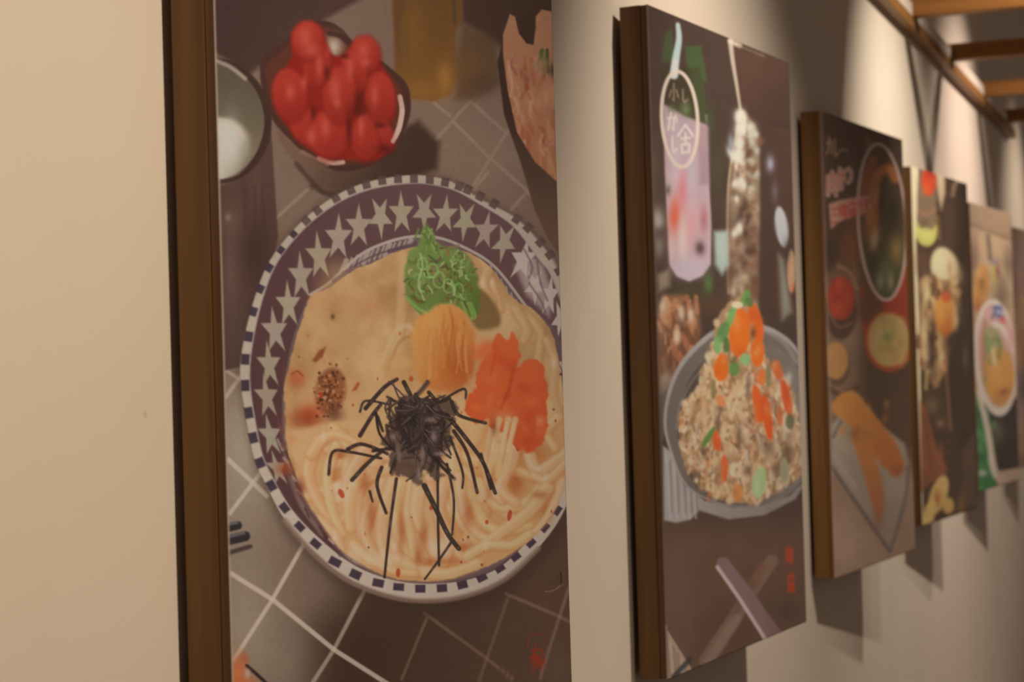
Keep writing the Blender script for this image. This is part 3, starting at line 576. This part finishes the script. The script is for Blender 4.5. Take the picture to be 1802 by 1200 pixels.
    a.ell(1376, 402, 11, 36, c8(188,184,196), 9, .9, -8); a.poly([(1370,450),(1380,460),(1394,552),(1376,568)], c8(132,130,118), 14, .8); a.ell(1393, 480, 7, 38, c8(186,144,118), 8, .85); a.glow(1386, 440, 8, 20, c8(60,48,46), .6); a.glow(1395,510,4,8,c8(190,90,60),.6)
    # things behind at the left
    a.glow(1156, 395, 12, 24, c8(176,164,164), .8); a.glow(1158, 440, 10, 22, c8(140,126,124), .7); a.glow(1160, 415, 12, 10, c8(74,56,54), .7); a.poly([(1256,412),(1280,410),(1282,470),(1270,488),(1258,470)], c8(176,188,190), 14, .9)
    a.poly([(1156,490),(1176,480),(1178,510),(1158,520)], c8(150,130,114), 14, .8); a.glow(1210, 520, 36, 14, c8(66,62,42), .8); a.glow(1246, 504, 8, 18, c8(78,104,58), .9); a.glow(1250, 545, 40, 20, c8(84,58,44), .7)
    a.poly([(1154,560),(1168,525),(1200,525),(1228,545),(1232,590),(1215,640),(1190,680),(1160,700)], c8(132,88,66), 14, .95)
    for i in range(60): a.line([(rn.uniform(1156,1226),rn.uniform(525,640)),(rn.uniform(1156,1226),rn.uniform(545,650))] if i < 8 else [(lambda x, y: (x, y))(1156+(i*37 % 70), 526+(i*53 % 120)), (1160+(i*37 % 70)+rn.uniform(-7,7), 538+(i*53 % 120)+rn.uniform(0,16))], rn.uniform(4,10), rn.choice((c8(168,112,82), c8(104,66,50), c8(186,136,104), c8(90,58,46), c8(150,92,66))), 5, .75, smooth=False)
    for x, y in ((1165,545),(1198,557),(1190,598),(1215,560)): a.glow(x, y, 6, 13, c8(214,192,178), .8)
    a.glow(1172, 676, 10, 14, c8(170,160,156), .6); a.glow(1165, 610, 8, 50, c8(120,92,82), .4); a.poly([(1160,690),(1180,660),(1175,760),(1164,780)], c8(112,98,94), 10, .6)
    # stone pot
    pot = [(1238,598),(1275,578),(1330,574),(1372,588),(1406,622),(1430,700),(1428,800),(1410,848),(1384,874),(1340,890),(1284,894),(1236,880),(1200,852),(1176,794),(1167,748),(1174,696),(1196,644)]
    a.poly([(1166,790),(1180,800),(1200,855),(1240,885),(1290,896),(1340,892),(1390,874),(1424,840),(1400,880),(1345,909),(1282,917),(1250,908),(1230,902),(1215,918),(1190,924),(1168,920)], lg(c8(150,140,144), c8(128,114,114), (1190,880), (1360,890)), 5)
    for x in (1176, 1188, 1200, 1211, 1221): a.line([(x-4,800+(x-1170)*1.1),(x,860),(x+3,915)], 4, c8(176,166,170), 4, .6); a.line([(x+3,810+(x-1170)*1.1),(x+6,905)], 4, c8(116,104,106), 4, .6)
    a.poly(pot, c8(150,140,142), 3.5, 1, True)
    a.poly([((x-1295)*.975+1297, (y-734)*.965+738) for x, y in pot], c8(102,90,88), 4, 1, True)
    a.poly([((x-1295)*.87+1303, (y-734)*.90+748) for x, y in pot], lg(c8(78,64,62), c8(116,104,102), (1220,640), (1400,640)), 5, 1, True)
    a.line([(1190,760),(1196,720),(1215,680),(1240,650)], 4, c8(132,120,120), 4, .6); a.line([(1345,584),(1380,606),(1402,640)], 9, c8(140,128,128), 6, .6)
    rice = [(1197,800),(1194,745),(1208,706),(1226,690),(1236,650),(1250,622),(1258,575),(1276,548),(1300,525),(1312,515),(1326,545),(1338,590),(1346,640),(1366,645),(1386,676),(1402,720),(1412,790),(1408,838),(1378,864),(1330,885),(1282,887),(1240,868),(1214,838)]
    P = np.array(rice); mr = a.mask(rice, 5)
    a.poly(rice, c8(160,124,98), 6, 1, True, 6)
    for i in range(560):
        x, y = rn.uniform(1194,1412), rn.uniform(560,888)
        if not inside(P, x, y): continue
        k = rn.random(); c = c8(226,194,164) if k < .42 else c8(208,170,138) if k < .68 else c8(186,140,108) if k < .86 else c8(150,106,82)
        if x > 1365: c = tuple(q*.88 for q in c)
        a.ell(x, y, rn.uniform(3,7), rn.uniform(5,12), jit(c, rn, .03), 6, .7, rn.uniform(-35,35))
    for i in range(60):
        x, y = rn.uniform(1198,1405), rn.uniform(600,880)
        if inside(P, x, y): a.glow(x, y, rn.uniform(4,9), rn.uniform(6,14), rn.choice((c8(236,210,184), c8(140,96,72), c8(230,200,172), c8(172,124,94))), .6)
    for i in range(70):
        x, y = rn.uniform(1200,1405), rn.uniform(640,880)
        if inside(P, x, y): a.line([(x,y),(x+rn.uniform(-8,8),y+rn.uniform(8,24))], rn.uniform(2,4), rn.choice((c8(232,214,196), c8(206,112,66), c8(116,80,60), c8(190,180,170), c8(96,88,62))), 3, .75, smooth=False)
    for i in range(420):
        x, y = rn.uniform(1196,1410), rn.uniform(600,886)
        if inside(P, x, y): a.ell(x, y, rn.uniform(1.6,3.2), rn.uniform(3,7.5), rn.choice((c8(240,218,196), c8(206,166,132), c8(112,76,58), c8(228,198,168), c8(150,100,72))), 2.6, .62, rn.uniform(-50,50))
    a.line([(1245,655),(1236,690),(1240,740),(1236,790)], 9, c8(214,176,142), 6, .6)
    for x, y, rx, ry in ((1262,750,5,22),(1238,800,6,14),(1300,770,6,26),(1268,720,6,16),(1350,790,12,20),(1315,830,9,12),(1385,800,10,30),(1370,830,12,14),(1224,838,8,8),(1316,680,5,20)): a.glow(x, y, rx, ry, c8(92,68,56), .75)
    og = c8(238,112,36)
    for x, y, rx, ry, ro, c in ((1262,655,6,10,0,og),(1301,590,19,43,4,og),(1330,572,12,36,-12,c8(220,96,36)),(1333,624,12,26,0,og),(1269,652,13,24,6,og),(1341,668,8,14,0,c8(222,112,56)),(1334,715,9,34,-10,c8(228,96,40)),(1350,738,8,40,-8,c8(222,84,34)),(1384,704,8,34,-12,c8(206,84,44)),(1368,655,9,18,-20,c8(190,96,56)),(1372,735,6,18,0,c8(190,104,68)),(1261,780,7,18,-10,c8(224,92,44)),(1274,828,6,24,0,c8(216,96,50)),(1268,710,7,12,-30,c8(222,140,92)),(1298,870,10,16,0,c8(190,120,74))):
        a.ell(x, y, rx, ry, c, 6, .95, ro)
        for k in range(5): a.glow(x+rn.uniform(-rx,rx)*.7, y+rn.uniform(-ry,ry)*.8, rx*.35, ry*.25, rn.choice((tuple(q*.82 for q in c), tuple(min(1, q*1.12) for q in c), c8(214,150,104))), .5)
    a.glow(1296, 575, 7, 20, c8(252,150,70), .6); a.glow(1308, 625, 10, 10, c8(190,76,28), .6); a.glow(1325, 590, 6, 12, c8(90,62,40), .8); a.glow(1290,640,10,10,c8(90,72,44),.7)
    for x, y, rx, ry, ro, c in ((1312,528,7,16,20,c8(92,132,72)),(1318,536,6,10,-30,c8(76,108,58)),(1286,562,7,22,18,c8(104,146,88)),(1272,590,10,20,20,c8(84,124,70)),(1262,612,7,16,0,c8(110,150,96)),(1278,612,6,14,0,c8(70,98,54)),(1292,654,10,12,0,c8(88,122,66)),(1311,637,9,11,0,c8(126,166,118)),(1246,774,5,22,32,c8(80,118,62)),(1336,852,13,28,8,c8(158,178,132)),(1255,690,5,18,0,c8(124,110,74)),(1390,745,8,14,0,c8(96,92,70)),(1352,665,5,22,0,c8(120,110,78)),(1380,830,8,22,0,c8(140,134,110))):
        a.ell(x, y, rx, ry, c, 5, .9, ro)
    a.ell(1297, 541, 10, 6, c8(232,216,190), 4, .9); a.glow(1332, 860, 4, 14, c8(196,208,176), .6); a.glow(1388, 668, 6, 10, c8(206,200,192), .6)
    # crossed chopsticks, mat corner, seal
    a.line([(1358,988),(1310,1060),(1242,1162)], 22, c8(122,94,84), 5, .85, 24, False); a.line([(1340,1000),(1322,1032)], 18, c8(118,74,64), 9, .6, smooth=False); a.line([(1322,1030),(1290,1082)], 12, c8(96,70,60), 8, .5, smooth=False); a.line([(1296,1090),(1246,1166)], 18, c8(138,114,104), 7, .6, smooth=False)
    a.line([(1272,994),(1316,1052),(1362,1120)], 23, c8(124,96,100), 4, .98, 28, False); a.line([(1262,1000),(1302,1056),(1346,1124)], 6, c8(206,182,190), 3.5, .9, smooth=False); a.line([(1350,1090),(1366,1112)], 16, c8(118,80,86), 8, .5, smooth=False)
    a.poly([(1168,1098),(1180,1110),(1224,1180),(1170,1212)], c8(166,138,126), 4)
    for i in range(7): a.line([(1172+i*7,1118+i*11),(1180+i*5,1190)], 4, rn.choice((c8(120,96,88), c8(190,164,150), c8(136,108,98))), 4, .6, smooth=False)
    a.line([(1186,1190),(1214,1160)], 9, c8(62,62,70), 4, .9, smooth=False); a.line([(1176,1108),(1222,1180)], 4, c8(60,44,38), 4, .8, smooth=False)
    sr = c8(176,58,34)
    strokes(a, 1383, 964, 12, 30, K_TOKI, 3, sr, .8); strokes(a, 1386, 1010, 12, 30, K_MOR, 3, sr, .8); a.glow(1389, 980, 6, 15, sr, .3); a.glow(1392, 1025, 6, 15, sr, .3)
    a.grain(.05, 30, 3)
    a.line([(1136,10),(1176,1196)], 4, c8(96,80,76), 3, .5, smooth=False)
    return a

def art_curry():
    a = Art(QUADS[2], np.linspace(0, 1, 110), np.linspace(0, 1, 420), c8(66,46,36)); rn = random.Random(3)
    X, Y = a.X, a.Y
    a.put((slice(None),)*2, ss((Y-430)/120)*ss((1540-X)/60), c8(112,86,72), .9)
    a.put((slice(None),)*2, ss((Y-760)/120), c8(122,94,82), .95); a.glow(1500, 960, 50, 60, c8(148,118,108), .7); a.glow(1500, 600, 20, 80, c8(126,98,86), .6)
    a.poly([(1440,430),(1470,430),(1490,380),(1470,480),(1444,500)], c8(54,38,30), 16, .9)
    a.glow(1500, 440, 22, 60, c8(116,66,40), .7); a.line([(1475,480),(1495,490),(1508,520)], 6, c8(150,112,84), 6, .6); a.line([(1500,470),(1508,500)], 5, c8(134,96,70), 5, .5)
    # tomato dish, red tray, soup, bun
    a.ell(1480, 560, 28, 50, c8(70,46,38), 8, .95); a.ell(1480, 537, 24, 38, c8(140,50,36), 8); 
    for i in range(9): a.glow(rn.uniform(1466,1496), rn.uniform(510,560), 6, 11, rn.choice((c8(170,66,48), c8(116,38,28), c8(156,56,40))), .7)
    a.line([(1460,560),(1475,588),(1500,580)], 4, c8(126,90,74), 4, .6)
    a.poly([(1512,520),(1545,480),(1610,470),(1612,640),(1540,650),(1520,600)], c8(130,46,30), 8); a.poly([(1512,560),(1520,500),(1550,510),(1556,560),(1530,600)], c8(84,52,38), 12, .9)
    a.poly([(1522,610),(1545,660),(1585,672),(1612,650),(1614,790),(1590,800),(1555,780),(1535,720)], c8(70,50,40), 10, .98)
    a.ell(1563, 612, 42, 54, c8(136,58,34), 6); a.ell(1563, 610, 36, 47, c8(164,130,86), 8); a.glow(1560, 605, 12, 26, c8(98,98,58), .85, 20)
    for i in range(16): a.glow(rn.uniform(1534,1592), rn.uniform(570,650), 6, 8, rn.choice((c8(184,152,108), c8(140,104,62), c8(176,140,92))), .6)
    a.ell(1474, 655, 22, 36, c8(80,56,46), 6, .8); a.ell(1472, 647, 21, 32, c8(168,118,74), 6)
    a.line([(1462,696),(1480,706),(1508,694)], 9, c8(70,48,44), 6, .8)
    # plate with fried prawns
    a.poly([(1464,760),(1500,720),(1590,790),(1604,860),(1566,975),(1520,910),(1466,836)], lg(c8(142,126,118), c8(118,98,90), (1500,780), (1560,940)), 10, .95)
    a.line([(1466,830),(1500,880),(1564,972)], 6, c8(82,66,64), 6, .9); a.line([(1566,972),(1592,880),(1596,830)], 6, c8(84,68,66), 6, .8); a.line([(1468,780),(1482,752)], 5, c8(76,70,74), 5, .8); a.line([(1470,810),(1508,866)], 7, c8(150,138,136), 8, .5)
    a.poly([(1466,730),(1478,708),(1500,700),(1518,716),(1548,752),(1576,790),(1588,828),(1572,848),(1546,820),(1520,790),(1496,760)], lg(c8(190,124,66), c8(152,84,46), (1490,720), (1570,820)), 8, 1, True, 4)
    a.poly([(1502,780),(1526,778),(1548,840),(1556,890),(1548,924),(1536,900),(1522,850)], lg(c8(176,108,58), c8(134,78,52), (1515,790), (1545,900)), 8, .95, True)
    a.glow(1510, 775, 16, 14, c8(110,64,38), .7); a.glow(1545, 925, 10, 14, c8(110,72,62), .6); a.glow(1578, 836, 10, 10, c8(110,56,40), .7)
    for i in range(20): a.glow(rn.uniform(1480,1560), rn.uniform(715,800), 5, 8, rn.choice((c8(200,136,76), c8(150,88,46))), .4)
    # inset oval
    t = np.linspace(0, 6.4, 40); ov = [(1551.5+42*math.cos(q)+7*math.sin(q), 397+142*math.sin(q)) for q in t[:-1]]
    a.poly([(1522,235),(1532,250),(1540,262),(1524,275)], c8(110,86,34), 8, .8)
    a.poly(ov, lg(c8(70,50,34), c8(66,58,40), (1540,300), (1560,500)), 4)
    mo = a.mask(ov, 4, False)
    a.line([(1534,390),(1540,320),(1562,300),(1575,320)], 22, c8(164,96,56), 8, .95, 14, clip=mo); a.line([(1516,380),(1524,320),(1536,285)], 16, c8(134,72,42), 7, .9, clip=mo); a.line([(1530,400),(1542,340)], 10, c8(176,118,66), 6, .7, clip=mo)
    a.glow(1534, 410, 14, 30, c8(170,92,48), .8); a.glow(1538, 430, 7, 22, c8(208,176,146), .9, 8); a.glow(1570, 380, 14, 40, c8(44,32,26), .8); a.glow(1575, 450, 12, 26, c8(158,122,72), .7); a.glow(1556, 480, 14, 20, c8(88,92,60), .7); a.glow(1548, 505, 8, 16, c8(150,150,130), .6); a.glow(1566, 505, 6, 16, c8(160,150,126), .6); a.glow(1530, 470, 8, 24, c8(60,46,34), .8)
    a.line(ov+[ov[0]], 5, c8(190,154,150), 3, .95)
    # lettering
    tx = c8(176,136,112)
    strokes(a, 1452, 244, 12, 34, [[(.05,.35),(.9,.25),(.8,.9)], [(.5,.02),(.45,.5),(.1,.95)]], 2.4, tx, .75); strokes(a, 1466, 248, 12, 34, [[(.15,.0),(.2,.95),(.95,.6)]], 2.4, tx, .75); strokes(a, 1479, 262, 12, 12, [[(0,.4),(1,.55)]], 2.4, tx, .75)
    pk, rd = c8(206,164,156), c8(168,62,56)
    for ox, oy, sx, sy, k in ((1455,308,17,44,K_NIKU),(1472,300,13,42,K_KA),(1486,296,12,34,K_TSU)):
        strokes(a, ox, oy, sx, sy, k, 7, pk, .85, 3); strokes(a, ox, oy, sx, sy, k, 2.4, c8(150,70,62), .7, 2)
    a.poly([(1458,368),(1475,361),(1528,350),(1532,376),(1512,386),(1478,398),(1462,412)], c8(190,138,130), 5, .9)
    for ox, oy, sx, sy, k in ((1462,372,14,32,K_SAN),(1477,366,13,28,K_TOKI),(1492,362,15,26,K_MOR),(1509,358,9,24,K_RI),(1520,356,9,22,K_TEN)):
        strokes(a, ox, oy, sx, sy, k, 3.2, rd, .85, 2)
    a.line([(1443,196),(1475,1018)], 4, c8(128,104,96), 3, .5, smooth=False)
    a.grain(.06, 26, 5)
    return a

def art_chicken():
    a = Art(QUADS[3], np.linspace(0, 1, 84), np.linspace(0, 1, 320), c8(66,47,39)); rn = random.Random(8)
    a.put((slice(None),)*2, ss((a.X-1672-(a.Y-320)*.02)/12), c8(52,38,32), .7)
    a.poly([(1602,290),(1616,297),(1614,380),(1612,430),(1618,560),(1626,924),(1618,924)], c8(226,204,178), 3, .95)
    a.ell(1631, 345, 17, 62, c8(120,96,82), 8, .95); a.ell(1634, 318, 13, 28, c8(192,64,42), 7); a.glow(1630, 334, 7, 12, c8(206,96,48), .7); a.glow(1636, 305, 8, 8, c8(150,36,30), .7); a.glow(1634,375,12,10,c8(146,90,78),.7)
    a.poly([(1647,300),(1662,306),(1663,340),(1656,372),(1650,340)], c8(206,174,152), 7, .95); a.line([(1676,345),(1680,325),(1690,315)], 7, c8(170,134,114), 6, .7); a.glow(1694, 335, 6, 18, c8(44,34,26), .8); a.glow(1672,400,12,60,c8(84,62,54),.6)
    a.ell(1630, 410, 19, 28, c8(196,184,104), 5, .95); a.ell(1631, 386, 17, 26, c8(120,94,80), 6, .95); a.line([(1616,372),(1630,380),(1646,370)], 6, c8(160,110,92), 6, .6); a.glow(1626,395,8,8,c8(92,74,66),.6); a.ell(1629, 416, 12, 12, c8(208,198,124), 6, .7); a.line([(1650,385),(1653,425)], 5, c8(150,106,62), 5, .6)
    a.glow(1622, 465, 12, 26, c8(104,68,58), .7)
    a.ell(1664, 480, 24, 38, c8(214,182,150), 10, .9, -8); a.ell(1660, 474, 21, 34, c8(230,204,172), 9, 1, -10); a.glow(1655, 470, 10, 24, c8(240,226,198), .7); a.glow(1671, 478, 4, 14, c8(176,120,90), .7); a.glow(1688, 490, 8, 18, c8(140,112,86), .7)
    pts = [(1620,500),(1632,488),(1650,495),(1680,498),(1690,530),(1686,580),(1672,640),(1662,660),(1645,690),(1630,660),(1618,640),(1618,560)]
    a.poly(pts, c8(150,110,82), 9, .95, True, 6)
    for i in range(70):
        x, y = rn.uniform(1618,1688), rn.uniform(495,685)
        if inside(pts, x, y): a.ell(x, y, rn.uniform(3,6), rn.uniform(6,16), rn.choice((c8(222,188,150), c8(196,150,110), c8(110,64,44), c8(72,46,36), c8(206,160,118))), 5, .75, rn.uniform(-30,30))
    for x, y, rx, ry, c in ((1630,520,8,26,c8(222,190,150)),(1627,600,7,34,c8(224,192,154)),(1634,625,6,14,c8(214,178,142)),(1653,620,4,36,c8(206,172,130)),(1643,580,7,26,c8(70,44,36)),(1640,610,6,20,c8(56,36,30)),(1688,560,6,30,c8(70,56,44)),(1640,640,8,30,c8(50,36,30))): a.glow(x, y, rx, ry, c, .85)
    a.poly([(1650,532),(1664,522),(1676,535),(1681,560),(1676,590),(1662,598),(1650,585),(1645,560)], lg(c8(206,140,78), c8(176,96,48), (1655,545), (1672,585)), 8, 1, True, 4); a.ell(1665, 528, 9, 10, c8(186,80,52), 7, .85); a.glow(1656, 560, 7, 20, c8(222,154,84), .6); a.glow(1680,570,5,30,c8(190,156,120),.7)
    a.poly([(1664,600),(1712,560),(1716,780),(1690,800),(1670,720)], c8(54,39,33), 14, .9); a.line([(1660,610),(1668,700),(1672,760)], 4, c8(140,92,64), 4, .7); a.line([(1632,660),(1630,690)], 6, c8(176,146,96), 5, .8); a.glow(1640, 720, 14, 18, c8(124,96,70), .6); a.glow(1655,750,8,8,c8(160,120,90),.6); a.glow(1698,635,4,22,c8(100,90,76),.6)
    a.poly([(1620,710),(1632,730),(1648,790),(1668,830),(1660,845),(1640,850),(1622,870)], c8(124,70,50), 8, .95); a.line([(1628,740),(1640,830)], 4, c8(90,50,38), 4, .6); a.glow(1655,805,6,20,c8(140,80,56),.6)
    a.poly([(1690,800),(1716,760),(1718,890),(1690,895)], c8(82,60,50), 12, .8)
    a.ell(1652, 872, 14, 34, c8(206,166,110), 7, .95, 18); a.glow(1650, 878, 7, 16, c8(150,84,42), .85); a.ell(1636, 905, 10, 24, c8(204,164,104), 7, .95, 14); a.ell(1668, 890, 10, 14, c8(196,152,94), 7, .9); a.glow(1690, 890, 6, 22, c8(120,84,50), .7)
    a.grain(.06, 18, 2)
    return a

def art_katsu():
    a = Art(QUADS[4], np.linspace(0, 1, 70), np.linspace(0, 1, 270), c8(150,122,104)); rn = random.Random(4)
    X, Y = a.X, a.Y
    a.put((slice(None),)*2, ss((Y-394-(X-1706)*.36)/10), c8(178,148,124), 1)
    a.line([(1700,392),(1782,422)], 5, c8(128,98,84), 5, .6, smooth=False)
    a.glow(1712, 460, 9, 50, c8(112,82,74), .85); a.line([(1738,415),(1742,455)], 7, c8(96,76,74), 6, .8); a.glow(1775, 460, 10, 30, c8(112,90,78), .8); a.line([(1725,420),(1732,460),(1742,470)], 8, c8(196,156,132), 6, .6)
    a.ell(1726, 505, 14, 40, c8(186,134,80), 8, .95, 6); a.glow(1727, 500, 6, 16, c8(130,84,54), .8); a.glow(1720, 540, 7, 14, c8(150,84,56), .7); a.glow(1722,480,8,10,c8(210,160,102),.7)
    a.line([(1746,470),(1752,500)], 9, c8(182,168,92), 5, .9); a.glow(1755, 478, 4, 12, c8(130,64,54), .8); a.glow(1762, 520, 14, 40, c8(110,88,76), .8); a.line([(1762,470),(1780,510)], 5, c8(176,156,124), 5, .6); a.glow(1749,462,8,6,c8(120,108,124),.7)
    a.poly([(1716,720),(1740,700),(1800,700),(1800,850),(1722,870)], c8(52,42,40), 8); a.glow(1755, 760, 14, 20, c8(104,94,86), .7)
    a.poly([(1716,690),(1730,710),(1745,780),(1752,870),(1718,872)], c8(52,102,64), 7, .95)
    for i in range(26): a.glow(rn.uniform(1720,1758), rn.uniform(720,862), 4, 8, rn.choice((c8(66,128,78), c8(36,70,44), c8(96,142,100), c8(34,58,40))), .75)
    a.line([(1722,690),(1738,760),(1750,830),(1770,846)], 9, c8(206,184,176), 6, .95, 14); a.poly([(1752,830),(1796,822),(1796,850),(1756,858)], c8(176,146,132), 7, .95); a.glow(1728,832,8,6,c8(196,176,170),.8); a.ell(1735, 848, 14, 11, c8(44,98,56), 6, .95)
    t = np.linspace(0, 6.3, 40)[:-1]; bw = [(1752+39*math.cos(q)+6*math.sin(q), 629+103*math.sin(q)) for q in t]
    a.poly(bw, c8(224,206,202), 4); ib = [(1752+32*math.cos(q)+6*math.sin(q), 626+91*math.sin(q)) for q in t]
    a.poly(ib, lg(c8(206,160,160), c8(196,150,120), (1740,560), (1760,700)), 4)
    a.poly([(1744,540),(1762,536),(1768,556),(1756,562)], c8(96,104,146), 4, .9); a.line([(1748,545),(1766,552)], 4, c8(222,214,218), 3, .8); a.line([(1746,560),(1752,538)], 4, c8(70,82,130), 3, .9); a.glow(1764, 562, 5, 6, c8(206,84,80), .9); a.line([(1750,570),(1766,580),(1784,620)], 9, c8(232,216,212), 5, .95)
    a.glow(1780, 590, 7, 30, c8(214,150,150), .8); a.ell(1733, 610, 7, 50, c8(150,112,94), 6, .7)
    a.ell(1758, 660, 27, 50, c8(206,146,84), 7, 1, -4); a.glow(1765, 690, 12, 8, c8(140,84,52), .85, -30); a.glow(1752, 650, 10, 30, c8(218,160,98), .6); a.glow(1760,706,14,8,c8(190,128,72),.7)
    for i in range(18): a.glow(rn.uniform(1734,1760), rn.uniform(580,635), 4, 8, rn.choice((c8(116,130,80), c8(92,108,66), c8(146,154,104))), .8)
    a.line([(1746,615),(1750,640)], 6, c8(216,200,170), 5, .8); a.glow(1732, 665, 4, 14, c8(124,116,76), .7)
    a.grain(.05, 14, 6)
    return a

def art_pink():
    a = Art(QUADS[5], np.linspace(0, 1, 50), np.linspace(0, 1, 200), c8(176,138,126)); rn = random.Random(6)
    a.poly([(1765,390),(1840,400),(1840,440),(1785,420)], c8(170,138,118), 8, .9); a.glow(1795, 490, 8, 50, c8(204,160,152), .9); a.glow(1800, 520, 7, 60, c8(168,120,118), .7)
    a.ell(1798, 560, 16, 40, c8(206,164,126), 8, .9); a.ell(1800, 620, 20, 40, c8(190,136,100), 9, .9); a.glow(1800, 690, 16, 50, c8(96,80,88), .9); a.glow(1796, 720, 6, 12, c8(160,140,130), .6)
    a.ell(1822, 560, 16, 60, c8(220,200,190), 8, .8); a.ell(1822, 570, 12, 46, c8(184,110,70), 8, .8)
    a.glow(1800, 780, 16, 26, c8(150,108,88), .9); a.glow(1805, 815, 20, 14, c8(84,62,52), .7)
    a.grain(.06, 14, 7)
    return a

PW, PH, PT, PHI = 0.60, 0.90, 0.039, 0.11268
PD0 = PT*math.cos(PHI)+0.009
PZB = CAM_H-0.4149
def picture(y, art, label, gain, blue=1.2):
    root = tag(empty('wall_picture', (PD0, y, PZB), math.pi/2-PHI), label, 'picture', 'food pictures hung in a row along the wall')
    fd0, fd1 = 0.0088, PT; t = .024
    box('frame_side', 0.0, t, fd0, fd1, 0, PH, M_FRAME, root, .0012)
    box('frame_side', PW-t, PW, fd0, fd1, 0, PH, M_FRAME, root, .0012)
    box('frame_rail', t, PW-t, fd0, fd1, PH-t, PH, M_FRAME, root, .0012)
    box('frame_rail', t, PW-t, fd0, fd1, 0, t, M_FRAME, root, .0012)
    box('backing_board', 0.0006, PW-.0006, 0.0, 0.0084, .0006, PH-.0006, M_BOARD, root, .0008)
    us, vs = art.us, art.vs
    C = s2l(np.clip(art.C, 0, 1))*gain*np.array([.83, 1.0, blue])          # warm lamp tint divided out; glossy sheen's haze stays painted in the colours
    mx = np.maximum(C.max(-1, keepdims=True), 1e-6); C = C/(1+(mx/.93)**4)**.25
    nu, nv = len(us), len(vs)
    U, V = np.meshgrid(us, vs)
    co = np.stack([U*PW, np.full(U.shape, -.0009), (1-V)*PH], -1).reshape(-1, 3)
    i = np.arange(nu*nv).reshape(nv, nu)
    F = np.stack([i[:-1,:-1], i[1:,:-1], i[1:,1:], i[:-1,1:]], -1).reshape(-1, 4)
    rim = np.concatenate([i[0,:], i[1:,-1], i[-1,-2::-1], i[-2:0:-1,0]])          # skirt: the sheet's edge
    nb = nu*nv; bco = co[rim].copy(); bco[:,1] = 0.0
    k = np.arange(len(rim)); kn = np.roll(k, -1)
    SK = np.stack([rim[k], rim[kn], nb+kn, nb+k], -1)
    co = np.concatenate([co, bco]); F = np.concatenate([F, SK])
    me = bpy.data.meshes.new('print')
    me.vertices.add(len(co)); me.vertices.foreach_set('co', co.ravel().astype(np.float32))
    me.loops.add(F.size); me.loops.foreach_set('vertex_index', F.ravel().astype(np.int32))
    me.polygons.add(len(F)); me.polygons.foreach_set('loop_start', np.arange(0, F.size, 4, dtype=np.int32))
    me.update(calc_edges=True)
    ca = me.color_attributes.new('ink', 'FLOAT_COLOR', 'POINT')
    full = np.ones((len(co), 4), np.float32); full[:nb,:3] = C.reshape(-1, 3); full[nb:,:3] = s2l(np.array([.62,.54,.46]))
    ca.data.foreach_set('color', full.ravel())
    link('print', me, print_mat('print_ink'), root)
    return root
picture(1.2840, art_noodles(), 'large picture of creamy noodles in a star-patterned bowl, nearest on the wall', 1.78)
picture(2.4836, art_rice(), 'picture of a rice pot topped with orange yolk below two tall drinks', 1.8, 1.06)
picture(3.6952, art_curry(), 'dim brown picture with an oval inset, pink lettering and fried prawns', 2.7, 1.02)
picture(4.8858, art_chicken(), 'picture of a white egg over chicken on dark wood, golden lit side', 1.7, 0.98)
picture(6.1279, art_katsu(), 'picture of a white-rimmed bowl of orange curry with green leaves', 1.7, 1.0)
picture(7.3425, art_pink(), 'pinkish picture farthest along the wall, cut by the photo edge', 1.8, 1.0)
